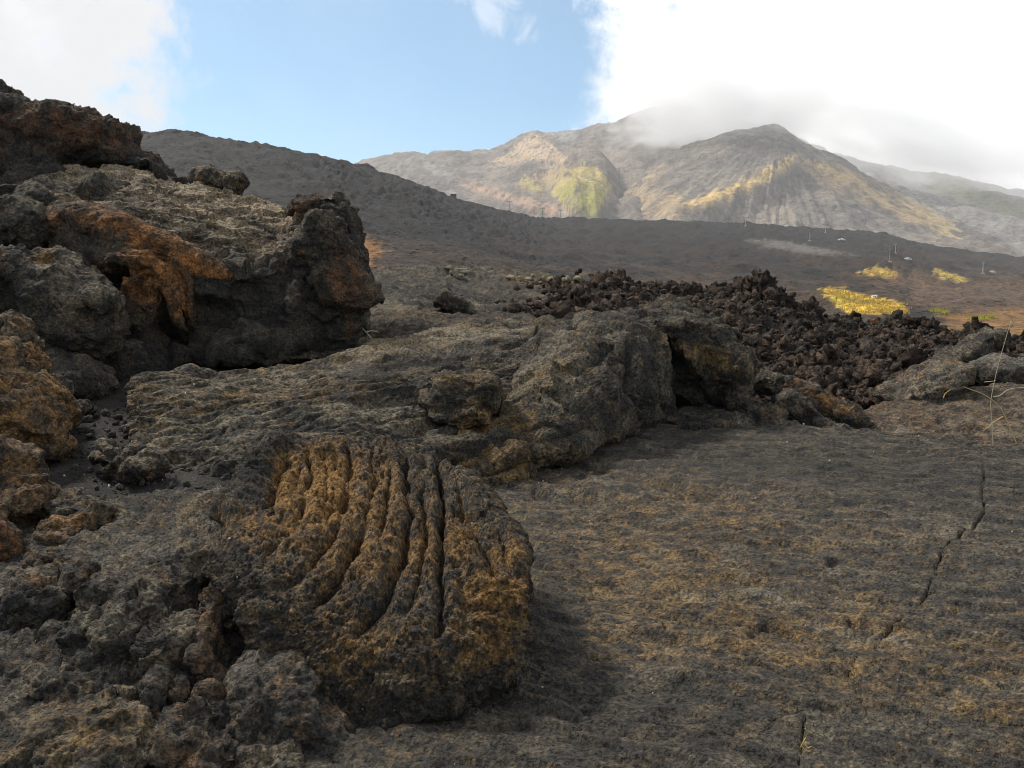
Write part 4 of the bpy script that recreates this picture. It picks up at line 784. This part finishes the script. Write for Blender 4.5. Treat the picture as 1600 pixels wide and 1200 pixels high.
for k in pick:
    y = AAV[k, 1]; s = (.05 + .17 * random.random() ** 1.8) * (0.55 + y / 30)
    block(AAV[k] + np.array([0, 0, s * .12]), s, random.choice(protos))
# the blocks that stand out on the crest
TOW = [(1190, 444, 20.5, 17), (1183, 462, 20.4, 20), (1202, 468, 20.4, 20), (1152, 466, 20.6, 16), (1178, 484, 20.2, 26), (1150, 482, 20.4, 20), (1158, 462, 20.6, 22), (1150, 490, 20.2, 28), (1215, 480, 20.4, 20), (1120, 478, 20.6, 20), (1265, 492, 21, 19), (1258, 505, 20.8, 24), (1337, 496, 22, 8), (940, 462, 19.5, 24), (975, 458, 19.8, 22), (920, 482, 18.5, 26), (880, 478, 18.4, 20), (845, 488, 17.5, 22), (815, 495, 16.5, 20), (1000, 470, 19, 22), (1035, 466, 20, 16), (1075, 470, 20, 18), (1430, 508, 21.5, 18), (1452, 514, 21, 15), (1526, 528, 19.5, 20), (1520, 545, 19, 26), (1590, 545, 19, 20), (1480, 540, 18.5, 18), (1390, 524, 20, 14), (1310, 522, 20, 14)]
for i, (px, py, Y, r) in enumerate(TOW):
    block(P(px, py, Y), r * Y / FPX * 1.0, protos[i % 4], 'craggy dark clinker block standing up along the crest of the rubble field', 'clinker blocks on the crest', sc=(1, 1, random.uniform(.9, 1.25)))
# everything smaller: one mass
VV, FF, CC = [], [], []; n0 = 0
small = [clinker_mesh(20 + i, 2) for i in range(6)]; tiny = [clinker_mesh(40 + i, 1) for i in range(5)]
w = 1.0 / AAV[cand, 1] ** .6; w /= w.sum()
for j, k in enumerate(RNG.choice(cand, 8000, p=w)):
    V, F = (small if j < 1100 else tiny)[j % 5]; s = (random.uniform(.05, .12) if j < 1100 else random.uniform(.03, .07)) * (.7 + AAV[k, 1] / 30)
    Rm = np.array(Matrix.Rotation(random.uniform(0, 6.3), 3, Vector((random.gauss(0, 1), random.gauss(0, 1), random.gauss(0, 1)))))
    q = (V * s) @ Rm.T + AAV[k] + RNG.normal(0, .04, 3) + np.array([0, 0, s * .4]); VV.append(q); FF.append(F + n0); n0 += len(q)
    CC.append(np.tile(aacol + (aabrown - aacol) * random.random() ** 1.5 * 1.3, (len(q), 1)))
link('clinker_rubble', make_mesh('clinker_rubble', np.concatenate(VV), np.concatenate(FF), np.concatenate(CC), smooth=True), M_AA, kind='stuff', label='small loose clinker rubble strewn between the blocks', cat='lava rubble')

# ---- pale stones far off
def surf(names, px, py, near=True):
    best = None
    for n in names:
        V, a, b = REG[n]; d = np.hypot(a - px, b - py); k = np.where(d < 4)[0]
        if len(k) == 0: k = [int(d.argmin())]
        q = k[int(np.argmin(V[k, 1]))] if near else k[int(np.argmax(V[k, 1]))]
        if best is None or V[q, 1] < best[1]: best = V[q]
    return Vector(best)
palem = []
for i in range(4):
    V, F = clinker_mesh(60 + i, 2, .3); c = np.array([.42, .37, .28]) if i % 2 else np.array([.58, .46, .27])
    palem.append(make_mesh('pale_stone', V, F, np.tile(c, (len(V), 1)), smooth=False)); palem[-1].materials.append(M_AA)
def pale(px, py, rp, mesh, label, group):
    p = surf(['rough_crust', 'hillside', 'clinker_field'], px, py); s = rp * p.y / FPX
    o = bpy.data.objects.new('pale_stone', mesh); COL.objects.link(o); o.location = p + Vector((0, 0, s * .4)); o.scale = (s * random.uniform(.9, 1.4), s, s * random.uniform(.7, 1)); o.rotation_euler = (0, 0, random.uniform(0, 6.3))
    tag(o, label, 'stone', group)
rs = random.Random(5)
for i in range(46):
    t = rs.random(); pale(790 + 110 * t + rs.uniform(-4, 4), 427 + 10 * t + rs.uniform(-5, 6), rs.uniform(2.4, 6), palem[(i % 2) * 2 if rs.random() < .8 else 1], 'pale yellow stone on the far edge of the rough crust', 'pale stones on the crust edge')
for i in range(26):
    t = rs.random(); pale(640 + 140 * t, 416 + 12 * t + rs.uniform(-4, 10), rs.uniform(3, 7), palem[1 + 2 * (i % 2)], 'greyish stone scattered over the far part of the rough crust', 'grey stones on the rough crust')
for i in range(12):
    pale(1296 + rs.uniform(-8, 50), 498 + rs.uniform(-5, 6), rs.uniform(2, 5), palem[1 + 2 * (i % 2)], 'whitish stone at the back of the clinker field below the yellow grass', 'whitish stones below the yellow grass')
for i in range(34):
    pale(1480 + rs.uniform(0, 118), 492 + rs.uniform(0, 44), rs.uniform(1.5, 5), palem[1 + 2 * (i % 2)], 'pale stone on the ochre ground behind the clinker field', 'pale stones on ochre ground')
V, F = clinker_mesh(70, 2, .3); mo = make_mesh('orange_stone', V, F, np.tile([.6, .12, .03], (len(V), 1))); mo.materials.append(M_AA)
p = P(1365, 501, 21.0); o = link('orange_stone', mo, M_AA, label='single bright orange stone among the dark clinker', cat='stone'); o.location = p; o.scale = (.04, .04, .04)

# ---- cable car pylons, hut and station
M_STEEL = plain('painted_steel', (.38, .39, .39), .5, .2); M_GREEN = plain('green_steel', (.16, .24, .22), .6); M_WHITE = plain('white_wall', (.78, .77, .74)); M_ROOF = plain('roof_sheet', (.5, .47, .44)); M_DARKB = plain('dark_cladding', (.06, .06, .055)); M_CONC = plain('concrete', (.5, .47, .42))
def box_mesh(name, parts, mat):
    bm = bmesh.new()
    for c, s in parts:
        r = bmesh.ops.create_cube(bm, size=1); bmesh.ops.scale(bm, vec=s, verts=r['verts']); bmesh.ops.translate(bm, vec=c, verts=r['verts'])
    m = bpy.data.meshes.new(name); bm.to_mesh(m); bm.free(); m.materials.append(mat); return m
def pylon(px, py, hp, mat, label, Y=None):
    names = ['hillside', 'mountain', 'volcanic_cone']; p = surf(names, px, py); h = .9 * hp * p.y / FPX
    e = link('cable_pylon', None, None, label=label, cat='pylon', group='cable car pylons on the slopes'); e.location = p - Vector((0, 0, h * .12))
    def add(n, mesh): o = link(n, mesh, mat, e); return o
    bm = bmesh.new(); bmesh.ops.create_cone(bm, segments=8, radius1=h * .045, radius2=h * .03, depth=h * 1.12, cap_ends=True); bmesh.ops.translate(bm, vec=(0, 0, h * .56), verts=bm.verts)
    m = bpy.data.meshes.new('mast'); bm.to_mesh(m); bm.free(); m.materials.append(mat); add('mast', m)
    add('crossarm', box_mesh('crossarm', [((0, 0, h * 1.1), (h * .5, h * .06, h * .05)), ((0, 0, h * 1.02), (h * .28, h * .05, h * .03))], mat))
    for s in (-1, 1): add('pulley_bank', box_mesh('pulley_bank', [((s * h * .24, 0, h * 1.05), (h * .05, h * .22, h * .07))], M_DARKB))
    add('footing', box_mesh('footing', [((0, 0, h * .06), (h * .22, h * .22, h * .18))], M_CONC))
pylon(1389, 411, 22, M_GREEN, 'green pylon on the dark flow above the small yellow patch')
pylon(1401, 392, 15, M_STEEL, 'light grey pylon on the dark flow just above the green pylon')
pylon(1539, 426, 19, M_STEEL, 'grey pylon on the dark flow at the foot of the scree slope')
pylon(1264, 374, 20, M_GREEN, 'green pylon at the head of the grey track')
pylon(1289, 360, 15, M_STEEL, 'grey pylon at the top of the dark flow below the cone')
pylon(1168, 352, 15, M_STEEL, 'grey pylon at the lower end of the dark cone face')
pylon(663, 283, 11, M_STEEL, 'white pylon on the mountain below the twin tracks')
pylon(687, 291, 10, M_STEEL, 'white pylon just below the track bend on the mountain')
pylon(621, 270, 8, M_STEEL, 'small white pylon beside the upper mountain track')
pylon(857, 297, 13, M_GREEN, 'dark pylon standing left of the green knoll')
pylon(878, 318, 13, M_GREEN, 'dark pylon at the foot of the green knoll')
pylon(804, 276, 14, M_GREEN, 'dark pylon under the tan scree peak')
def house(px, py, wp, hp, wall, label, name='hut', cat='hut', depth=.7):
    p = surf(['hillside', 'mountain'], px, py); s = p.y / FPX; w, h = wp * s, hp * s
    e = link(name, None, None, label=label, cat=cat); e.location = p - Vector((0, 0, h * .2))
    link('wall', box_mesh('wall', [((0, 0, h * .45), (w, w * depth, h * .95))], wall), wall, e)
    bm = bmesh.new(); x, y, z0, z1 = w * .56, w * depth * .58, h * .925, h * 1.25
    vs_ = [bm.verts.new(v) for v in ((-x, -y, z0), (x, -y, z0), (x, y, z0), (-x, y, z0), (-x, 0, z1), (x, 0, z1))]
    for f in ((0, 1, 5, 4), (2, 3, 4, 5), (0, 4, 3), (1, 2, 5), (3, 2, 1, 0)): bm.faces.new([vs_[i] for i in f])
    m = bpy.data.meshes.new('roof'); bm.to_mesh(m); bm.free(); link('roof', m, M_ROOF, e)
    link('door', box_mesh('door', [((w * .15, -w * depth * .5 - w * .01, h * .38), (w * .16, w * .02, h * .5))], M_DARKB), M_DARKB, e)
    for k in (-1, 1): link('window', box_mesh('window', [((-w * .15 + k * w * .14, -w * depth * .5 - w * .008, h * .55), (w * .14, w * .016, h * .25))], M_DARKB), M_DARKB, e)
house(1367, 463, 7, 4, M_WHITE, 'small white hut on the upper rim of the yellow grass')
house(733, 238, 9, 5, M_DARKB, 'dark cable car station on the mountain skyline', 'cable_station', 'building')
for (px, py, r, l) in ((1315, 373, 3, 'pale heap beside the upper cable car line'), (1414, 403, 3.5, 'white heap to the right of the green pylon'), (1546, 425, 3, 'white heap at the foot of the grey pylon'), (1228, 350, 3, 'pale heap at the base of the dark cone face')):
    p = surf(['hillside'], px, py); s = r * p.y / FPX; V, F = clinker_mesh(80, 3, .4); mm = make_mesh('pale_heap', V * np.array([1.8, 1, .7]), F, np.tile([.55, .5, .47], (len(V), 1)), smooth=False)
    o = link('pale_heap', mm, M_AA, label=l, cat='stone heap'); o.location = p; o.scale = (s, s, s)

# ---- tufts, dry stalks, twigs
M_STRAW = plain('dry_straw', (.52, .36, .13), .8); M_STRAW2 = plain('pale_straw', (.42, .36, .22), .8); M_LEAF = plain('weed_green', (.16, .19, .035), .8)
def tube_mesh(name, pts, r0, r1, mat, seg=6):
    C_ = np.array([P(*p) if len(p) == 3 and not isinstance(p, np.ndarray) else p for p in pts], float); C_ = catmull(C_, max(8, 5 * len(pts))); T = np.gradient(C_, axis=0); T /= np.linalg.norm(T, axis=1, keepdims=True)
    A = np.cross(T, [0.3, 1, 0.2]); A /= np.linalg.norm(A, axis=1, keepdims=True); Bv = np.cross(T, A); n = len(C_); rad = np.linspace(r0, r1, n)
    th = np.arange(seg) * 2 * np.pi / seg; V = (C_[:, None] + rad[:, None, None] * (A[:, None] * np.cos(th)[None, :, None] + Bv[:, None] * np.sin(th)[None, :, None])).reshape(-1, 3)
    i = np.arange(n * seg).reshape(n, seg); j = np.roll(i, -1, 1); F = np.stack([i[:-1], j[:-1], j[1:], i[1:]], -1).reshape(-1, 4)
    m = make_mesh(name, V, F); m.materials.append(mat); return m
def stalk(pts, r0, r1, mat, label, extra=(), name='grass_stalk', cat='grass stalk'):
    e = link(name, None, None, label=label, cat=cat); e.location = tuple(P(*pts[0]))
    def sub(n, mesh): o = link(n, mesh, mat, e); o.matrix_parent_inverse = Matrix.Translation(-Vector(e.location))
    sub('stem', tube_mesh('stem', pts, r0, r1, mat))
    for n, p, a, b in extra: sub(n, tube_mesh(n, p, a, b, mat))
Y0 = 7.85
stalk([(1552, 702, Y0), (1550, 660, Y0), (1548, 630, Y0), (1554, 595, Y0), (1564, 555, Y0), (1580, 500, Y0)], 0.0034, 0.0021, M_STRAW2, 'tall thin upright dry grass stalk rooted at the rim of the slab',
      [('seed_head', [(1572, 490, Y0), (1580, 497, Y0), (1584, 505, Y0)], .004, .003), ('blade', [(1552, 620, Y0), (1562, 618, Y0), (1578, 608, Y0), (1610, 605, Y0)], .006, .003)])
stalk([(1588, 693, 7.7), (1578, 668, 7.7), (1562, 636, 7.7), (1540, 618, 7.7), (1515, 608, 7.7), (1504, 604, 7.7)], 0.0053, 0.0028, M_STRAW, 'thick golden dry grass stalk arching over the cracked crust',
      [('blade', [(1567, 651, 7.7), (1552, 660, 7.7), (1536, 674, 7.7)], .005, .002), ('blade', [(1550, 658, 7.72), (1562, 665, 7.72), (1575, 671, 7.72)], .005, .002)])
stalk([(1474, 622, 8.9), (1477, 615, 8.9), (1485, 609, 8.9)], 0.0056, 0.0028, M_STRAW, 'short curled dry grass blade below the pale dome')
stalk([(1538, 597, 9.6), (1548, 596, 9.6), (1556, 595, 9.6)], 0.0050, 0.0035, M_STRAW, 'short flat straw lying on top of the cracked crust')
stalk([(580, 528, 8.6), (574, 521, 8.6), (569, 516, 8.55), (566, 512, 8.5)], 0.0050, 0.0028, M_STRAW2, 'forked pale twig caught below the brown bulge of the outcrop', [('fork', [(572, 519, 8.58), (580, 517, 8.6), (592, 519, 8.65)], .005, .003)], 'dry_twig', 'twig')
stalk([(1254, 1197, 2.62), (1248, 1182, 2.62), (1250, 1170, 2.61), (1256, 1158, 2.60), (1259, 1152, 2.60)], 0.0022, 0.0017, M_STRAW, 'small dried weed with curly roots growing in the short crack',
      [('root', [(1256, 1160, 2.58), (1262, 1168, 2.58), (1268, 1166, 2.57)], .002, .0015), ('root', [(1253, 1166, 2.57), (1258, 1174, 2.58), (1256, 1182, 2.58)], .002, .0012), ('root', [(1258, 1170, 2.58), (1264, 1174, 2.58), (1269, 1170, 2.57)], .0018, .001), ('root', [(1251, 1180, 2.59), (1256, 1181, 2.58), (1259, 1184, 2.58)], .002, .001)], 'dry_weed', 'weed')
stalk([(1256, 1156, 2.63), (1258, 1145, 2.62), (1260, 1134, 2.61)], 0.0025, 0.0014, M_LEAF, 'tiny green shoot in the short crack of the slab', name='green_shoot', cat='shoot')
stalk([(1336, 940, 3.85), (1340, 934, 3.84), (1344, 928, 3.82)], 0.0019, 0.0014, M_STRAW, 'tiny straw lying on the slab between the ledges')
stalk([(686, 962, 3.2), (690, 953, 3.2), (692, 947, 3.2)], 0.0025, 0.0021, M_STRAW, 'short straw stuck in the deepest fold of the ropy lobe')
def tuft(px, py, wp, hp, label):
    p = surf(['hillside'], px, py); s = p.y / FPX; V, F = [], []
    rr = random.Random(int(px))
    for i in range(120):
        x = rr.gauss(0, wp * .4) * s; y = rr.gauss(0, wp * .3) * s; h = hp * s * rr.uniform(.5, 1.1); a = rr.uniform(0, 6.3); lw = h * .07; lx = rr.gauss(0, .3) * h
        k = len(V); V += [(x - lw * math.cos(a), y - lw * math.sin(a), -h * .2), (x + lw * math.cos(a), y + lw * math.sin(a), -h * .2), (x + lx * .5, y, h * .6), (x + lx, y, h)]; F += [(k, k + 1, k + 2), (k + 1, k + 3, k + 2)]
    m = make_mesh('grass_tuft', np.array(V), np.array(F)); o = link('grass_tuft', m, M_TUFT, label=label, cat='grass tuft', group='green tufts on the ochre ground'); o.location = p
M_TUFT = plain('tuft_grass', (.42, .40, .05), .8)
for (x, y, w_, h_) in ((1462, 484, 12, 7), (1475, 486, 8, 6), (1520, 494, 14, 7), (1532, 493, 14, 8), (1546, 492, 10, 6)):
    tuft(x, y + 3, w_, h_, 'yellow green grass tuft on the ochre ground behind the clinker field')

def yellow_grass(poly, n, hp, label):
    V0_, a, b = REG['hillside']; k = np.where(in_poly(a, b, poly))[0]; rr = random.Random(3); V, F = [], []
    for i in range(n):
        p = V0_[rr.choice(k)] + np.array([rr.gauss(0, .5), rr.gauss(0, .5), 0]); h = hp * p[1] / FPX * rr.uniform(.4, 1.2); an = rr.uniform(0, 6.3); lw = h * .22; lx = rr.gauss(0, .35) * h; j = len(V)
        V += [p + np.array([-lw * math.cos(an), -lw * math.sin(an), -.2 * h]), p + np.array([lw * math.cos(an), lw * math.sin(an), -.2 * h]), p + np.array([lx, 0, h])]; F.append((j, j + 1, j + 2))
    link('yellow_grass', make_mesh('yellow_grass', np.array(V), np.array(F)), M_DRYG, kind='stuff', label=label, cat='grass')
M_DRYG = plain('dry_grass', (.50, .34, .06), .85)
yellow_grass([(1288, 451), (1312, 454), (1360, 464), (1412, 478), (1414, 490), (1328, 490), (1302, 468)], 2600, 4, 'sloping patch of dry yellow grass below the white hut')
yellow_grass([(1348, 427), (1370, 419), (1400, 425), (1402, 432), (1380, 430)], 500, 3, 'small round patch of dry grass below the green pylon')
yellow_grass([(1458, 421), (1475, 425), (1510, 437), (1500, 439), (1470, 430)], 400, 3, 'narrow strip of dry grass on the dark flow')

# ---- white grit
VV, FF = [], []; n0 = 0; V0, F0 = clinker_mesh(90, 1, .2)
for nm, n in (('lava_slab', 90), ('clinker_bank', 60), ('ropy_lava_lobe', 40), ('lava_tongue', 30)):
    Vv, a, b = REG[nm]; kk = np.where((a > 0) & (a < 1600) & (b > 560) & (b < 1200))[0]
    for k in RNG.choice(kk, n):
        s = Vv[k, 1] / FPX * RNG.choice([.7, .9, 1.2, 1.8], p=[.5, .3, .15, .05]); VV.append(V0 * s * RNG.uniform(.7, 1.4, 3) + Vv[k] + np.array([0, 0, s * .5])); FF.append(F0 + n0); n0 += len(V0)
gx = RNG.uniform(-3.0, -1.6, 160); gy = RNG.uniform(4.2, 6.8, 160)
for x, y in zip(gx, gy):
    s = y / FPX * RNG.choice([.8, 1.3, 2.2], p=[.6, .3, .1]); VV.append(V0 * s * RNG.uniform(.7, 1.6, 3) + np.array([x, y, float(gz(np.array(x), np.array(y))) + .01])); FF.append(F0 + n0); n0 += len(V0)
VD, FD = [], []; nd = 0; stones = [clinker_mesh(95 + i, 1, .35) for i in range(4)]
for i in range(1500):
    x = RNG.uniform(-3.6, -1.3); y = RNG.uniform(3.9, 7.4); s = .006 + .03 * RNG.random() ** 5; V_, F_ = stones[i % 4]
    VD.append(V_ * s * RNG.uniform(.7, 1.5, 3) + np.array([x, y, float(gz(np.array(x), np.array(y))) + .012 + s * .2])); FD.append(F_ + nd); nd += len(V_)
link('cinder_pebbles', make_mesh('cinder_pebbles', np.concatenate(VD), np.concatenate(FD), np.repeat(np.array([.03, .027, .024])[None] * RNG.uniform(.6, 2.2, (1500, 1)), len(stones[0][0]), axis=0)), M_ASH, kind='stuff', label='dark cinder pebbles strewn over the gully floor', cat='pebbles')
link('white_grit', make_mesh('white_grit', np.concatenate(VV), np.concatenate(FF), np.tile([.55, .52, .46], (n0, 1)), smooth=False), M_ASH, kind='stuff', label='tiny whitish grit strewn over lava and cinder', cat='grit')
# ================================================================== air
def vol_mat(name, dens, color, aniso=0.0, noise=None):
    m = bpy.data.materials.new(name); m.use_nodes = True; t = m.node_tree; t.nodes.clear(); L = t.links.new
    o = t.nodes.new('ShaderNodeOutputMaterial'); v = t.nodes.new('ShaderNodeVolumePrincipled'); L(v.outputs[0], o.inputs['Volume'])
    v.inputs['Color'].default_value = (*color, 1); v.inputs['Density'].default_value = dens; v.inputs['Anisotropy'].default_value = aniso
    return m, t, v, L
m, t, v, L = vol_mat('haze_air', 0.5 / 4400, (.95, .97, 1.0))
hz = box_mesh('haze', [((0, 1700, 320), (7000, 4600, 860))], m); link('haze', hz, m, kind='stuff')
# ---- cloud lying on the summit
def cloud(px, py, Y, rx, ry, rd, roll, dens, seed, thr=.25, nsc=2.2):
    m, t, v, L = vol_mat('cloud_vapour', 0, (1, 1, 1), .15); m.cycles.volume_step_rate = .35
    N = t.nodes.new; tc = N('ShaderNodeTexCoord'); ln = N('ShaderNodeVectorMath'); ln.operation = 'LENGTH'; L(tc.outputs['Object'], ln.inputs[0])
    ns = N('ShaderNodeTexNoise'); ns.inputs['Scale'].default_value = nsc; ns.inputs['Detail'].default_value = 6; ns.inputs['Roughness'].default_value = .6
    ad = N('ShaderNodeVectorMath'); ad.operation = 'ADD'; L(tc.outputs['Object'], ad.inputs[0]); ad.inputs[1].default_value = (seed, seed * 2.3, 0); L(ad.outputs[0], ns.inputs['Vector'])
    k = N('ShaderNodeMath'); k.operation = 'MULTIPLY_ADD'; L(ns.outputs[0], k.inputs[0]); k.inputs[1].default_value = 2.4; k.inputs[2].default_value = -1.2 + (1 - thr)
    s = N('ShaderNodeMath'); s.operation = 'SUBTRACT'; L(k.outputs[0], s.inputs[0]); L(ln.outputs['Value'], s.inputs[1])
    r = N('ShaderNodeMapRange'); r.interpolation_type = 'SMOOTHSTEP'; L(s.outputs[0], r.inputs[0]); r.inputs[1].default_value = -.15; r.inputs[2].default_value = .6; r.inputs[4].default_value = dens
    L(r.outputs[0], v.inputs['Density'])
    bm = bmesh.new(); bmesh.ops.create_icosphere(bm, subdivisions=3, radius=1.3); me = bpy.data.meshes.new('cloud'); bm.to_mesh(me); bm.free(); me.materials.append(m)
    o = link('cloud', me, m, kind='stuff', label='white cloud wrapped round the mountain summit', cat='cloud'); p = P(px, py, Y); s = Y / FPX
    o.location = p; o.scale = (rx * s, rd, ry * s); o.rotation_euler = (0, R(roll), 0)
cloud(1118, 160, 2200, 175, 84, 330, 6, .0085, 1.0, .04)
cloud(1430, 212, 2550, 330, 95, 330, 17, .007, 4.0)
